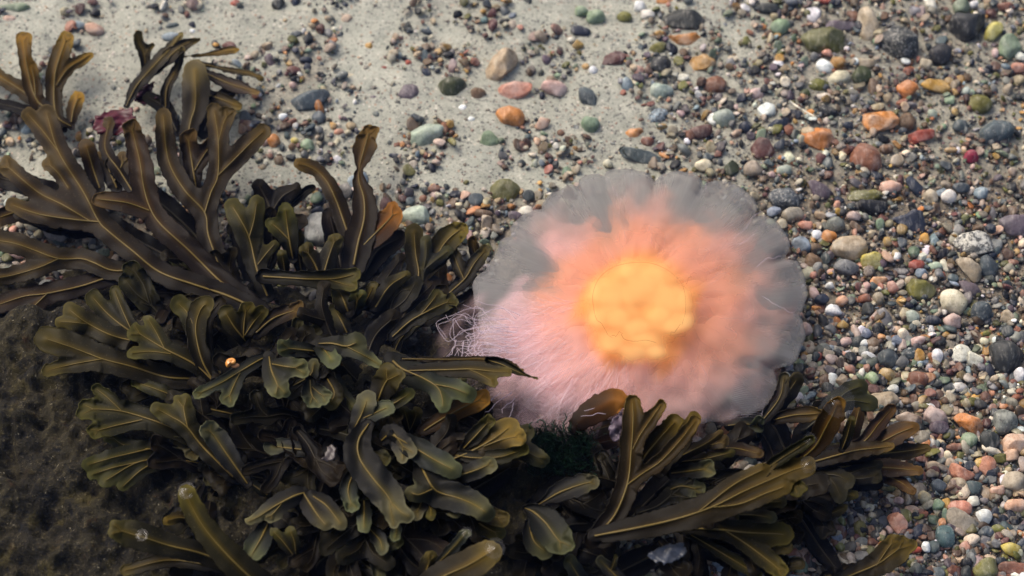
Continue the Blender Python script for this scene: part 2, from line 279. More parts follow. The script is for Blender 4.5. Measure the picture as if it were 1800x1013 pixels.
# x, y, half width, half height, turn, colour, kind (r round, a angular, f flat), speckle, [landmark name], or an outline instead of the half sizes
for k_ in C:                                     # wet beach stones are muted
    c_ = np.array(C[k_]); C[k_] = tuple(c_.mean() + (c_ - c_.mean()) * 1.0)
S_ELL = '''
25 15 28 9 5 green r .2|17 35 14 8 0 peach r .1|165 52 17 11 -15 peach r .2|140 45 12 8 -20 blue r .2|263 14 9 6 10 black a 0|168 24 11 6 20 black a 0|163 4 10 7 0 maroon r .1|303 46 12 6 5 slate r .1|302 65 19 8 3 blue r .1
337 46 7 8 0 navy a 0|338 55 5 4 0 white r 0|413 6 9 7 20 red a .1|421 10 7 6 0 charcoal r .1|490 9 12 12 30 charcoal r .5|520 3 10 8 20 navy a 0|607 12 7 9 0 navy r .1|566 25 5 6 0 mint r 0|610 34 10 10 0 tan r .3
522 60 13 6 10 slate r .1|588 53 7 6 0 ivory r .1|584 66 9 5 20 peach r .1|597 63 9 4 50 slate r .1|649 83 8 8 0 ochre r .1|675 121 9 5 -10 red a .1|718 111 7 6 0 red r .1|612 136 12 8 -15 cream a .1|563 130 6 5 0 black r 0
515 150 7 6 0 pink r .1|416 113 10 8 0 blue a .1|436 103 7 7 0 pink r .2|475 110 9 17 10 purple r .5|515 124 14 8 0 maroon r .3|538 107 12 7 10 navy r .1|540 118 7 7 0 navy a .1|560 208 13 12 30 slate a .2|560 229 9 8 0 grey r .2
497 205 9 6 15 white a 0|656 175 7 7 0 purple a .1|481 249 11 13 10 orange r .1|518 248 7 7 0 yellow r 0|592 282 9 8 0 white a .1|541 256 14 11 -20 green r .3|695 276 14 6 -8 navy f .1|697 256 6 8 0 rust a .1|595 232 9 6 0 salmon a .1
975 155 24 14 -5 pink a .3|797 155 26 21 10 moss r .25 mossy~dark~green~stone|840 166 14 12 0 brown r .3|718 165 21 18 15 purple r .5|745 104 6 18 -12 slate f .1|749 128 9 9 30 navy a .1|750 56 12 5 -18 slate r .1|805 26 9 8 0 black a .1|852 36 8 6 20 teal a .1
887 22 14 12 0 slate a .5|888 42 11 9 0 charcoal a .4|901 47 11 11 0 beige r .3|926 5 15 11 0 charcoal a .1|1019 56 18 10 -8 navy r .1 glossy~blue~black~pebble|1047 30 17 14 10 green r .2|1022 20 13 10 0 green r .2|1005 70 8 6 0 ivory r 0|1125 12 11 10 0 white a .1|1138 26 12 9 0 ivory a .3|1098 30 13 10 0 olive r .3
1209 38 36 22 -8 charcoal r .35 big~speckled~charcoal~stone|1167 1 16 7 0 orange f .1|1159 60 11 6 10 ochre a .1|1157 86 16 12 15 olive r .2|1043 124 9 8 20 white r .1|1029 117 7 6 0 ochre r .1|1123 124 10 10 0 salmon r .1|1163 115 21 18 0 charcoal r .6
1235 112 25 16 30 ochre a .4|1201 137 12 7 5 ivory r .1|1162 161 20 14 -5 mint a .35|1036 175 14 29 32 slate r .4|1038 221 17 17 0 green r .3|1156 204 19 13 15 blue r .9|1103 150 11 14 0 blue r .2|1115 235 17 9 15 orange a .2|1138 249 12 8 0 rust r .2
1130 276 44 12 -16 slate f .3 long~flat~slate~stone|1069 288 9 8 0 cream r .1|886 337 29 21 8 olive r .1 smooth~olive~green~stone|838 353 15 14 0 slate r .2|815 313 8 9 0 maroon r .1|836 288 6 4 20 black r 0|828 210 9 6 0 white r .1|815 191 11 6 -20 white a .1
848 376 18 8 -5 brown r .2|905 379 15 8 -10 purple r .2|925 372 15 9 10 ivory r .1|731 381 27 20 -5 mint r .25 big~round~cream~pebble|570 402 40 30 5 grey r .3|560 375 14 12 0 navy r .1|630 318 18 14 20 blue a .2|600 340 20 14 30 grey f .2
1430 27 13 15 10 white a 0|1372 48 18 15 15 green r .3|1460 1 26 7 -5 red a .2|1353 16 23 11 -3 charcoal r .2|1478 46 31 9 -4 purple f .1|1526 46 19 34 8 tan r .3|1580 76 39 31 -10 charcoal r .9 big~speckled~granite~cobble|1690 12 15 14 30 green r .1|1775 86 20 28 -5 green r .4|1653 95 19 20 0 charcoal r .1
1450 117 18 12 -28 white r .1|1475 138 20 13 22 cream a .1|1515 134 18 18 0 moss r .4|1447 172 15 9 15 ivory r .1|1525 111 23 8 -5 tan f .2|1347 194 17 14 0 white r .05 brightest~white~pebble|1274 208 22 18 0 mint r .25 mint~green~pebble|1232 232 22 13 12 maroon r .2|1312 225 13 12 -40 navy a .1
1370 222 24 12 22 navy a .2|1398 203 18 10 -5 navy r .1|1455 199 20 12 -20 black r .6|1595 158 16 18 -45 orange a .2|1523 279 28 27 0 rust r .4 round~rust~red~stone|1236 291 15 11 0 cream r .2|1372 280 6 6 0 orange r 0|1325 298 18 15 0 beige r .2|1750 233 34 20 12 slate r .5 big~striped~slate~stone
1707 276 13 12 0 crimson r .1 crimson~pebble|1595 215 16 16 30 brown r .3|1688 222 14 12 0 slate r .3|1558 263 13 9 15 brown r .2|1577 283 14 11 10 tan r .2|1721 184 20 19 0 olive r .2|1672 264 12 5 0 ochre r .1|1491 221 10 7 0 navy r .1|1565 329 22 11 0 peach r .2
1380 350 28 20 -12 slate r .8 speckled~slate~stone|1360 372 13 9 10 blue r .1|1393 377 20 13 10 beige r .2|1436 413 9 9 20 white a 0|1457 416 14 11 0 orange a .2|1408 432 17 15 0 blue a .3|1434 437 11 10 0 brown a .2|1495 436 32 23 0 tan r .08 large~smooth~tan~oval|1533 460 21 16 25 yellow a .3 lumpy~yellow~pebble
1527 365 32 14 -3 black a .2|1524 346 30 12 0 olive a .6|1742 402 10 9 -30 navy r .1|1668 346 14 12 30 ivory r .1|1636 346 13 13 45 beige a .2|1738 467 17 20 5 slate r .2|1677 532 23 24 5 cream r .35|1724 548 18 19 -15 slate r .6|1641 563 14 8 -12 navy r .05
1604 557 13 12 0 mint r .4|1526 546 12 16 -20 charcoal r .3|1480 529 11 10 0 peach r .1|1466 546 15 12 0 white a .1|1444 527 13 10 10 navy r .2|1570 506 10 12 20 salmon r .2|1485 470 22 14 -10 grey r .5|1430 460 17 12 -30 brown f .1|1430 484 7 7 0 salmon r .1|1438 472 9 11 0 grey r .1
1417 580 11 13 0 pink r .2|1520 525 13 9 20 rust r .1|1545 525 10 12 0 tan r .2|1612 466 14 9 -5 red a .2|1644 469 13 9 0 mint r .2|1620 481 12 9 0 blue r .2|1514 583 8 10 -15 white a .05|1587 588 11 11 0 cream r .1|1518 605 9 10 -30 white r .05|1528 629 14 10 -28 white r .05 smooth~white~oval
1560 631 18 17 0 slate r .3|1534 605 12 13 0 brown r .1|1612 600 17 8 14 pink r .1|1616 628 10 14 -10 ochre a .2|1648 626 10 14 0 white r .1|1690 622 19 15 20 ivory a .5|1712 632 14 15 -20 ivory a .4|1768 628 28 29 0 charcoal r .02 round~charcoal~stone|1794 660 12 15 0 white r .05|1463 667 9 12 -28 white f 0
1437 627 9 8 0 red a .1|1560 660 15 14 -10 ochre r .15|1614 668 18 17 -40 rust r .1|1600 622 15 11 10 slate r .8|1571 684 10 8 0 white r .2|1688 681 15 8 -5 ivory a .1|1765 741 22 22 10 grey r .6 round~granite~stone|1785 781 26 18 -10 peach a .2|1778 801 16 11 20 peach a .3
1704 775 16 15 0 green r .3|1738 775 18 18 0 charcoal r .2|1680 786 19 7 5 rust r .2|1655 800 6 12 10 pink r .1|1666 804 8 11 15 cream r .2|1737 820 15 17 -10 salmon a .3|1742 791 19 8 -30 cream a .3|1690 836 25 15 -32 salmon a .4|1783 848 22 20 10 beige r .2|1690 893 22 13 -6 salmon r .1 salmon~oval~stone
1711 882 13 10 15 ivory r .1|1731 909 15 14 10 white r .1 blocky~white~pebble|1787 890 20 14 -5 peach r .1|1755 863 15 9 12 peach r .2|1662 943 18 21 10 teal r .5 mottled~teal~grey~stone|1708 950 15 10 10 cream r .1|1697 961 10 10 0 salmon r .1|1628 962 8 11 5 white r .1|1611 968 11 6 15 red r .05 bright~red~pebble
1692 918 34 17 -32 beige f .2|1674 927 12 8 -8 purple f .1|1656 922 8 11 0 orange a .1|1782 1002 30 14 0 rust f .1|1735 1003 22 20 30 olive a .3|1604 897 13 8 -15 peach a .2|1580 881 10 7 5 pink r .1|1625 904 7 7 0 rust r .05|1650 889 12 11 10 green r .2|1625 876 11 13 20 tan r .2|1578 920 15 20 20 salmon a .3
1390 908 8 11 20 pink r .1|1403 996 7 10 0 white r .1|1650 751 18 13 0 purple r .4|1600 805 14 9 0 ivory a .3|1640 820 16 9 0 tan r .3|1576 902 8 11 0 purple r .1|1650 855 14 12 -10 slate r .3|1710 858 18 13 0 slate r .3|1756 930 14 8 0 olive r .2|1735 935 12 10 0 slate r .6
100 410 22 14 0 grey a .3|115 400 8 8 0 olive r .1|60 395 18 10 0 beige r .2|30 445 20 10 0 pink r .3|45 228 12 9 20 blue a .1|5 225 8 9 0 cream r .1|190 385 14 9 0 blue r .2|1790 120 14 10 0 salmon r .2|1712 8 9 7 30 white r .6|1768 12 14 8 0 rust r .2|1455 290 10 14 0 slate r .3|1380 300 14 10 0 mint r .3|1415 165 10 8 0 moss r .3
1330 165 14 10 0 pink r .2|1440 150 18 12 0 olive r .5|1700 160 9 8 0 mint r .1|1640 200 9 9 0 mint a .3|1725 340 13 11 0 blue r .6|1690 330 16 9 -10 slate r .3|1625 420 9 10 0 ochre r .2|1560 425 9 9 0 ochre r .2|1505 400 15 7 -35 brown f .1|1470 395 18 14 0 grey r .5|1500 380 13 9 0 pink r .4|1675 490 10 8 0 slate r .2
'''
S_POLY = [
 ('orange', 'r', .08, 'bright orange faceted stone', [(864, 207), (877, 190), (897, 186), (915, 190), (923, 208), (914, 224), (880, 224)]),
 ('salmon', 'f', .15, 'salmon slab stone', [(869, 161), (880, 150), (905, 143), (937, 146), (935, 160), (914, 174), (890, 174)]),
 ('ridged', 'a', .25, 'ridged tan stone', [(848, 152), (853, 125), (868, 96), (888, 84), (908, 92), (913, 108), (895, 128), (875, 146), (858, 157)]),
 ('mint', 'a', .1, 'big pale green stone', [(722, 219), (735, 215), (778, 220), (784, 232), (762, 252), (745, 268), (733, 269), (722, 258)]),
 ('green', 'a', .2, None, [(851, 229), (862, 228), (882, 250), (866, 263), (846, 268), (843, 254)]),
 ('peach', 'f', .2, None, [(938, 225), (950, 206), (973, 211), (965, 222), (950, 229)]),
 ('slate', 'r', .4, 'big dark slate stone', [(503, 180), (520, 168), (548, 160), (575, 155), (583, 166), (570, 183), (545, 196), (520, 198), (507, 191)]),
 ('grey', 'r', .6, 'speckled grey granite stone', [(640, 482), (665, 450), (690, 435), (710, 445), (712, 470), (690, 488), (660, 487)]),
 ('olive', 'r', .3, 'big mottled olive cobble', [(1405, 65), (1428, 52), (1462, 50), (1482, 58), (1495, 76), (1488, 94), (1450, 100), (1420, 90)]),
 ('charcoal', 'a', .15, 'dark triangular stone', [(1665, 45), (1680, 22), (1702, 25), (1734, 26), (1733, 45), (1708, 75), (1690, 82), (1676, 70)]),
 ('yellow', 'r', .05, 'smooth yellow stone', [(1728, 72), (1735, 48), (1746, 37), (1767, 42), (1760, 58), (1745, 74)]),
 ('ivory', 'a', .05, None, [(1622, -6), (1645, -6), (1646, 18), (1636, 22), (1628, 12)]),
 ('orange', 'f', .05, 'bone shaped orange stone', [(1169, 64), (1185, 63), (1222, 57), (1231, 65), (1241, 80), (1234, 89), (1210, 81), (1188, 78), (1174, 73)]),
 ('maroon', 'a', .1, 'maroon three cornered stone', [(1055, 120), (1064, 98), (1086, 89), (1099, 92), (1104, 117), (1080, 123)]),
 ('rust', 'a', .1, None, [(1236, 160), (1240, 140), (1258, 130), (1278, 143), (1272, 163), (1250, 167)]),
 ('orange', 'a', .08, 'large orange slab', [(1511, 208), (1520, 200), (1550, 194), (1572, 194), (1581, 216), (1568, 226), (1540, 233), (1525, 231)]),
 ('orange', 'a', .3, 'rough orange block', [(1408, 226), (1432, 223), (1461, 226), (1466, 246), (1450, 271), (1430, 262), (1410, 250)]),
 ('red', 'f', .08, 'long dark red slab', [(1588, 242), (1615, 229), (1642, 227), (1643, 242), (1620, 250), (1600, 256)]),
 ('ochre', 'f', .03, 'ochre wedge stone', [(1618, 148), (1630, 139), (1667, 140), (1673, 168), (1650, 163), (1626, 157)]),
 ('maroon', 'a', .15, 'lumpy maroon stone', [(1316, 264), (1335, 240), (1352, 246), (1366, 276), (1358, 288), (1343, 285), (1325, 277)]),
 ('moss', 'a', .1, None, [(1264, 313), (1275, 291), (1288, 280), (1300, 290), (1298, 303), (1279, 316)]),
 ('navy', 'f', .03, None, [(1591, 316), (1600, 308), (1622, 328), (1625, 342), (1612, 347), (1598, 333)]),
 ('purple', 'f', .03, None, [(1419, 319), (1433, 317), (1452, 326), (1472, 348), (1455, 353), (1430, 346)]),
 ('salmon', 'r', .05, 'salmon pink pebble', [(1400, 391), (1410, 387), (1432, 388), (1425, 405), (1408, 402)]),
 ('navy', 'f', .06, 'big blue black stone', [(1561, 384), (1590, 378), (1608, 367), (1620, 372), (1624, 388), (1633, 401), (1620, 412), (1598, 409), (1580, 395)]),
 ('ivory', 'a', 1.0, 'black and white granite stone', [(1675, 425), (1690, 412), (1720, 405), (1755, 416), (1750, 440), (1720, 448), (1690, 447)]),
 ('purple', 'f', .03, 'big purple brown slab', [(1755, 386), (1775, 378), (1812, 378), (1812, 416), (1776, 414), (1757, 401)]),
 ('tan', 'f', .1, None, [(1677, 455), (1700, 452), (1721, 465), (1728, 492), (1710, 498), (1690, 475)]),
 ('purple', 'f', .05, None, [(1685, 490), (1710, 497), (1727, 506), (1724, 518), (1705, 523), (1692, 515)]),
 ('olive', 'a', .2, 'yellow olive stone', [(1582, 506), (1600, 490), (1625, 492), (1648, 509), (1640, 525), (1610, 528), (1590, 521)]),
 ('pink', 'r', .05, 'pinkish white stone', [(1656, 560), (1675, 549), (1692, 559), (1696, 575), (1676, 579), (1662, 572)]),
 ('grey', 'f', .1, None, [(1540, 546), (1555, 540), (1567, 558), (1572, 582), (1556, 582), (1541, 565)]),
 ('orange', 'f', .1, None, [(1528, 496), (1535, 487), (1556, 486), (1563, 492), (1550, 500), (1536, 503)]),
 ('tan', 'r', .1, 'broad tan brown stone', [(1519, 702), (1535, 690), (1570, 689), (1587, 705), (1572, 713), (1550, 723), (1528, 716)]),
 ('tan', 'a', .2, 'blocky tan stone', [(1574, 731), (1595, 724), (1625, 735), (1626, 755), (1610, 757), (1575, 743)]),
 ('pink', 'a', .3, 'creased pinkish stone', [(1624, 727), (1635, 711), (1660, 724), (1668, 745), (1655, 766), (1628, 760)]),
 ('orange', 'a', .4, 'knobby orange stone', [(1675, 735), (1690, 724), (1720, 735), (1736, 750), (1716, 769), (1690, 752)]),
 ('yellow', 'r', .05, 'three cornered yellow stone', [(1756, 958), (1775, 954), (1797, 960), (1786, 981), (1765, 973)]),
]
def ring_radius(poly, cx, cy, ang):
    p = np.asarray(poly, float); out = np.zeros(len(ang)); n = len(p)
    dx, dy = np.cos(ang), np.sin(ang)
    for i in range(n):
        ax, ay = p[i, 0] - cx, p[i, 1] - cy; bx, by = p[(i + 1) % n, 0] - cx, p[(i + 1) % n, 1] - cy
        ex, ey = bx - ax, by - ay; den = dx * ey - dy * ex
        with np.errstate(divide='ignore', invalid='ignore'):
            t = (ax * ey - ay * ex) / den; s = (ax * dy - ay * dx) / den
        ok = (t > 0) & (s >= -1e-9) & (s <= 1 + 1e-9); out = np.where(ok, np.maximum(out, t), out)
    return out

def stone_mesh(a, b, rot, kind, seed, m, poly=None, level=None):
    """a lump with the outline seen in the photograph and its own depth; u right, v up, w towards the eye"""
    r = np.random.RandomState(seed)
    big = max(a, b)
    D, F = (ICO4 if big > 24 else ICO3 if big > 9 else ICO2) if level is None else level
    D = D / np.linalg.norm(D, axis=1)[:, None]
    ang = np.arctan2(D[:, 1], D[:, 0]); wv = D[:, 2]
    p = {'r': 2.3, 'a': 3.2, 'f': 4.0}[kind]
    rad = np.clip(1 - np.abs(wv) ** p, 0, 1) ** (1 / p)
    if poly is None:
        th = math.radians(rot); q = {'r': 2.15, 'a': 2.7, 'f': 2.4}[kind]
        lx, ly = np.cos(ang - th) / a, np.sin(ang - th) / b
        R = (np.abs(lx) ** q + np.abs(ly) ** q) ** (-1 / q)
        wob = 1 + (0.07 if kind == 'r' else 0.11) * (np.sin(2 * ang + r.uniform(0, 6)) * .5 + np.sin(3 * ang + r.uniform(0, 6)) + .6 * np.sin(5 * ang + r.uniform(0, 6))) / 1.6
        R = R * wob
    else:
        R = ring_radius(poly, 0, 0, ang)
        R2 = sum(ring_radius(poly, 0, 0, ang + k) for k in (-.13, 0, .13)) / 3
        R = R2 if kind == 'r' else 0.5 * (R + R2)
    c = min(a, b) * {'r': 0.80, 'a': 0.72, 'f': 0.42}[kind]
    P = np.stack([rad * R * np.cos(ang), rad * R * np.sin(ang), np.sign(wv) * np.abs(wv) ** 0.9 * c], 1)
    if kind != 'r':
        for _ in range(7 if kind == 'a' else 3):
            n = r.normal(size=3); n[2] = abs(n[2]) + 0.5; n /= np.linalg.norm(n)
            s = P @ n; h = s.max() * r.uniform(0.60, 0.85)
            P -= np.clip(s - h, 0, None)[:, None] * n * 0.96
    else:
        P *= (1 + 0.06 * noise3(D, seed, 2.6))[:, None]
        for _ in range(6):
            n = r.normal(size=3); n[2] = abs(n[2]) + 0.3; n /= np.linalg.norm(n); s = P @ n; h = s.max() * r.uniform(0.68, 0.9); P -= np.clip(s - h, 0, None)[:, None] * n * 0.8
    P *= (1 + (0.022 if kind == 'r' else 0.035) * noise3(D, seed + 9, 8.0))[:, None]
    Vw = (P[:, :1] * RGT + P[:, 1:2] * UPV - P[:, 2:3] * FWD) * m
    return Vw, F, c * m

stones = []      # (px, py, a, b, colour word, kind, landmark, object)
def add_stone(px, py, a, b, rot, col, kind, speck, mark, poly=None, seed=0, lift=0.0):
    r = np.random.RandomState(seed)
    m = scale_at(at(px, py, 0.0))
    Vw, F, depth = stone_mesh(a, b, rot, kind, seed, m, None if poly is None else [(x - px, py - y) for x, y in poly])
    loc = at(px, py, depth * 0.12 + lift + 0.0036 * float(sstep(.4, .8, thick(np.array(px), np.array(py)))))
    name = 'stone' if max(a, b) >= 20 else 'pebble'
    o = obj(name, mesh_np(name, Vw, F), M_STONE, loc=loc)
    c = np.array(C[col]) * r.uniform(0.88, 1.12) * (1 + r.uniform(-0.05, 0.05, 3))
    o.color = (*[float(x) for x in np.clip(c, 0, .9)], min(1.0, speck))
    stones.append([px, py, a, b, col, kind, mark, o, speck])
sd_ = 100
for line in S_ELL.strip().split('\n'):
    for e in line.split('|'):
        q = e.split(); sd_ += 1
        add_stone(*map(float, q[:5]), q[5], q[6], float(q[7]), q[8].replace('~', ' ') if len(q) > 8 else None, seed=sd_)
for col, kind, sp, mark, poly in S_POLY:
    sd_ += 1; p = np.array(poly, float); cx, cy = (p.max(0) + p.min(0)) / 2
    a, b = (p.max(0) - p.min(0)) / 2
    add_stone(cx, cy, a, b, 0, col, kind, sp, mark, poly, seed=sd_)

KEYS = ['grey', 'slate', 'tan', 'brown', 'black', 'rust', 'salmon', 'cream', 'white', 'olive', 'purple', 'orange', 'peach', 'beige', 'charcoal', 'blue', 'green', 'pink', 'maroon', 'ivory', 'ochre', 'navy']
WGT = np.array([15, 11, 14, 13, 5, 7, 2.5, 6, 3, 7, 3.5, 3.5, 3, 14, 7, 3, 6, 1.5, 5, 3, 4, 5]); WGT = WGT / WGT.sum()
rr = random.Random(5); npr = np.random.RandomState(5)
JELLY_PX = [(1060, 300), (1230, 305), (1330, 350), (1400, 440), (1420, 520), (1400, 640), (1350, 715), (1240, 740), (1050, 740), (900, 720), (840, 560), (835, 480), (880, 410), (960, 345)]
WEED_PX = [(-50, 260), (160, 200), (330, 120), (470, 230), (640, 260), (830, 400), (850, 640), (1000, 760), (1380, 690), (1600, 760), (1540, 860), (1400, 1100), (-50, 1100)]
tries = 0
while len(stones) < 306 and tries < 40000:
    tries += 1
    px, py = rr.uniform(1050, 1795), rr.uniform(5, 1005)
    a = rr.choice([8, 8, 9, 9, 10, 11, 12]); b = a * rr.uniform(0.65, 0.95)
    if thick(np.array(px), np.array(py)) < rr.uniform(0.3, 1.0): continue
    q = np.array([px]), np.array([py])
    if pts_in_poly(*q, JELLY_PX)[0] > -4 or pts_in_poly(*q, WEED_PX)[0] > -4: continue
    if any(math.hypot(px - s[0], py - s[1]) < (max(s[2], s[3]) * 0.9 + a) for s in stones): continue
    sd_ += 1
    add_stone(px, py, a, b, rr.uniform(-40, 40), KEYS[npr.choice(len(KEYS), p=WGT)], rr.choice('rrraaf'), rr.choice([.05, .1, .2, .4]), None, seed=sd_)

# labels: look, then place beside a stone or thing one can find
marks = [(s[0], s[1], 'the ' + s[6]) for s in stones if s[6]] + [(408, 637, 'the orange snail'), (1408, 192, 'the thin white splinter')]
def relation(s, mk):
    dx, dy = mk[0] - s[0], mk[1] - s[1]
    if abs(dy) > abs(dx) * 0.8: return 'above' if dy > 0 else 'below'
    return 'beside'
def look(s, more=False):
    big = max(s[2], s[3]); asp = big / min(s[2], s[3])
    size = 'tiny' if big < 8 else 'small' if big < 12 else '' if big < 20 else 'big'
    shape = 'long' if asp > 1.9 else 'flat' if s[5] == 'f' else 'angular' if s[5] == 'a' else 'oval' if asp > 1.35 else 'round'
    if more and s[8] >= .35: shape = 'speckled ' + shape
    return ' '.join(x for x in (size, shape, WORD[s[4]], s[7].name.split('.')[0]) if x)
used = set()
for s in stones:
    near = sorted(marks, key=lambda mk: math.hypot(mk[0] - s[0], mk[1] - s[1]))
    cands = []
    if s[6]:
        own = 'the ' + s[6]; near = [mk for mk in near if mk[2] != own]
        noun = '' if s[6].split()[-1] in ('stone', 'pebble', 'cobble') else ' stone'
        cands = [f'{s[6]}{noun} {relation(s, mk)} {mk[2]}' for mk in near[:3]]
    for more in (False, True):
        for mk in near[:2]: cands.append(f'{look(s, more)} {relation(s, mk)} {mk[2]}')
    cands.append(f'{look(s)} between {near[0][2]} and {near[1][2]}')
    for mk in near[1:5]: cands.append(f'{look(s, True)} between {near[0][2]} and {mk[2]}')
    ok = [c for c in cands if c not in used and 4 <= len(c.split()) <= 16]
    lab = ok[0] if ok else cands[-1]
    used.add(lab)
    o = s[7]
    tag(o, lab, 'stone' if o.name.startswith('stone') else 'pebble', 'loose stones and pebbles on the sea bed')

# the finer gravel: one object
def gravel():
    N = 44000
    px = npr.uniform(-120, 1920, N); py = npr.uniform(-120, 1130, N)
    th_ = thick(px, py); keep = npr.uniform(0, 1, N) < np.where(th_ > 0.45, th_, th_ * 0.75)
    px, py, th_ = px[keep], py[keep], th_[keep]
    u = npr.normal(size=len(px))
    r = np.where(th_ > 0.4, np.clip((5.0 + 1.6 * sstep(480, 700, py)) * np.exp(0.45 * u), 1.8, 11.5), np.clip(2.2 * np.exp(0.55 * u), 1.0, 6.5))
    # nothing where the jellyfish or the thick of the weed hides it, nor inside a bigger stone
    # grit between the stones where they lie thick
    gp = npr.uniform(1000, 1850, 26000), npr.uniform(-60, 1080, 26000); gt = thick(*gp); gk = gt > npr.uniform(.25, 1.0, 26000)
    px, py, th_ = np.concatenate([px, gp[0][gk]]), np.concatenate([py, gp[1][gk]]), np.concatenate([th_, gt[gk]]); r = np.concatenate([r, np.clip(2.0 * np.exp(.3 * npr.normal(size=gk.sum())), 1.2, 3.2)])
    hid = (pts_in_poly(px, py, JELLY_PX) > 30) | (pts_in_poly(px, py, ROCK) > 60)
    for s in stones:
        hid |= ((px - s[0]) / (s[2] * 0.8 + 1)) ** 2 + ((py - s[1]) / (s[3] * 0.8 + 1)) ** 2 < 1
    px, py, th_, r = px[~hid], py[~hid], th_[~hid], r[~hid]
    n = len(px)
    m = 36.0 / LENS / 1800.0 * DIST
    ci = npr.choice(len(KEYS), size=n, p=WGT)
    sandy = th_ < 0.4
    base = np.array([C[k] for k in KEYS])[ci]
    base = base * npr.uniform(0.42, 1.12, (n, 1)) * (1 + npr.uniform(-.08, .08, (n, 3)))
    base = np.where(sandy[:, None], base * .60 + np.array((.30, .295, .24)) * .40, base)
    pos = at(px, py, np.zeros(n)); pos[:, 2] = bed_z(pos[:, 0], pos[:, 1]) + r * m * np.where(sandy, -0.15, 0.35) + np.where(sandy, 0, npr.uniform(-0.0006, 0.0022, n))
    Vs, Fs, Cs, Ss, Rs = [], [], [], [], []; off = 0
    for lev, sel in ((ICO1, r < 2.6), (ICO2, (r >= 2.6) & (r < 8.2)), (ICO3, r >= 8.2)):
        D, F = lev; D = D / np.linalg.norm(D, axis=1)[:, None]
        idx = np.nonzero(sel)[0]; k = len(idx)
        if k == 0: continue
        var = []
        for q in range(24):
            P = D * (1 + 0.13 * noise3(D, 700 + q, 2.2))[:, None]
            for _ in range(7 if q % 4 else 2):
                nn = npr.normal(size=3); nn /= np.linalg.norm(nn); s_ = P @ nn; P -= np.clip(s_ - s_.max() * npr.uniform(.55, .82), 0, None)[:, None] * nn
            var.append(P)
        var = np.array(var)[npr.randint(0, 24, k)]
        sc = np.stack([npr.uniform(.85, 1.35, k), npr.uniform(.75, 1.1, k), npr.uniform(.5, .85, k)], 1) * (r[idx] * m)[:, None]
        var = var * sc[:, None, :]
        a, t1, t2 = npr.uniform(0, 6.28, k), npr.normal(0, .3, k), npr.normal(0, .3, k)
        ca, sa = np.cos(a), np.sin(a)
        x = var[:, :, 0] * ca[:, None] - var[:, :, 1] * sa[:, None]; y = var[:, :, 0] * sa[:, None] + var[:, :, 1] * ca[:, None]
        z = var[:, :, 2] + x * t1[:, None] + y * t2[:, None]
        Vv = np.stack([x, y, z], -1) + pos[idx][:, None, :]
        nv = len(D)
        Vs.append(Vv.reshape(-1, 3)); Fs.append((F[None] + (np.arange(k) * nv)[:, None, None]).reshape(-1, 3) + off); off += k * nv
        Cs.append(np.repeat(base[idx], nv, 0)); Rs.append(np.repeat(npr.uniform(0, 1, k), nv)); Ss.append(np.repeat(npr.choice([.02, .1, .2, .45], k), nv))
    me = mesh_np('gravel', np.concatenate(Vs), np.concatenate(Fs), True, {'speck': np.concatenate(Ss), 'rnd': np.concatenate(Rs)}, np.concatenate(Cs))
    tag(obj('gravel', me, M_GRAVEL), 'fine mixed gravel of many colours lying over the sand', 'gravel', kind='stuff')
    return n
gravel()
# ------------------------------------------------------------------ seaweed
def mat_weed():
    t = NT('seaweed_blade'); co = t.n('NewGeometry').outputs['Position']
    oi = t.n('ObjectInfo'); base = oi.outputs['Color']; rib = t.attr('rib'); tip = t.attr('tip'); base_shade = t.attr('base_shade'); edge = t.attr('edge')
    n1 = t.noise(co, 120, 5, 0.6); n2 = t.noise(co, 900, 2, 0.6)
    c = t.mix(t.ramp(n1, (0.35, 0.0), (0.7, 0.55)), base, t.n('HueSaturation', Hue=0.49, Saturation=1.1, Value=1.7, Color=base).outputs[0])
    c = t.mix(t.ramp(n2, (0.62, 0.0), (0.74, 0.5)), c, (0.12, 0.10, 0.05))
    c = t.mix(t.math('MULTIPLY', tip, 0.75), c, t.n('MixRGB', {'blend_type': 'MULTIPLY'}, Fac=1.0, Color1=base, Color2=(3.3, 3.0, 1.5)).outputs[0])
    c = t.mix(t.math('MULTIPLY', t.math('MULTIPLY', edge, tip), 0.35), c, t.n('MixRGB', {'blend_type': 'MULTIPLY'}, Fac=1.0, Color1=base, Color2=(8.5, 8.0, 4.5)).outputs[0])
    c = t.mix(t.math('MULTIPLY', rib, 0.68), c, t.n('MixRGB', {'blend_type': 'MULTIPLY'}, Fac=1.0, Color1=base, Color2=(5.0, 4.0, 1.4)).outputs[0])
    c = t.mix(t.ramp(base_shade, (0.0, 0.92), (0.45, 0.6), (0.9, 0.0)), c, (0.0034, 0.0028, 0.0028))  # interior shade of the mound put into the blade colour, blackest at the base
    bmp = t.n('Bump', Strength=0.25, Distance=0.0006, Height=n1)
    b = t.n('BsdfPrincipled', Base_Color=c, Roughness=0.48, Normal=bmp.outputs[0])
    b.inputs['Specular IOR Level'].default_value = 0.07
    tr = t.n('BsdfTranslucent', Color=t.n('HueSaturation', Hue=0.495, Saturation=1.25, Value=1.6, Color=c).outputs[0])
    mx = t.n('MixShader', Fac=0.30, i1=b.outputs[0], i2=tr.outputs[0])
    return t.done(mx.outputs[0])
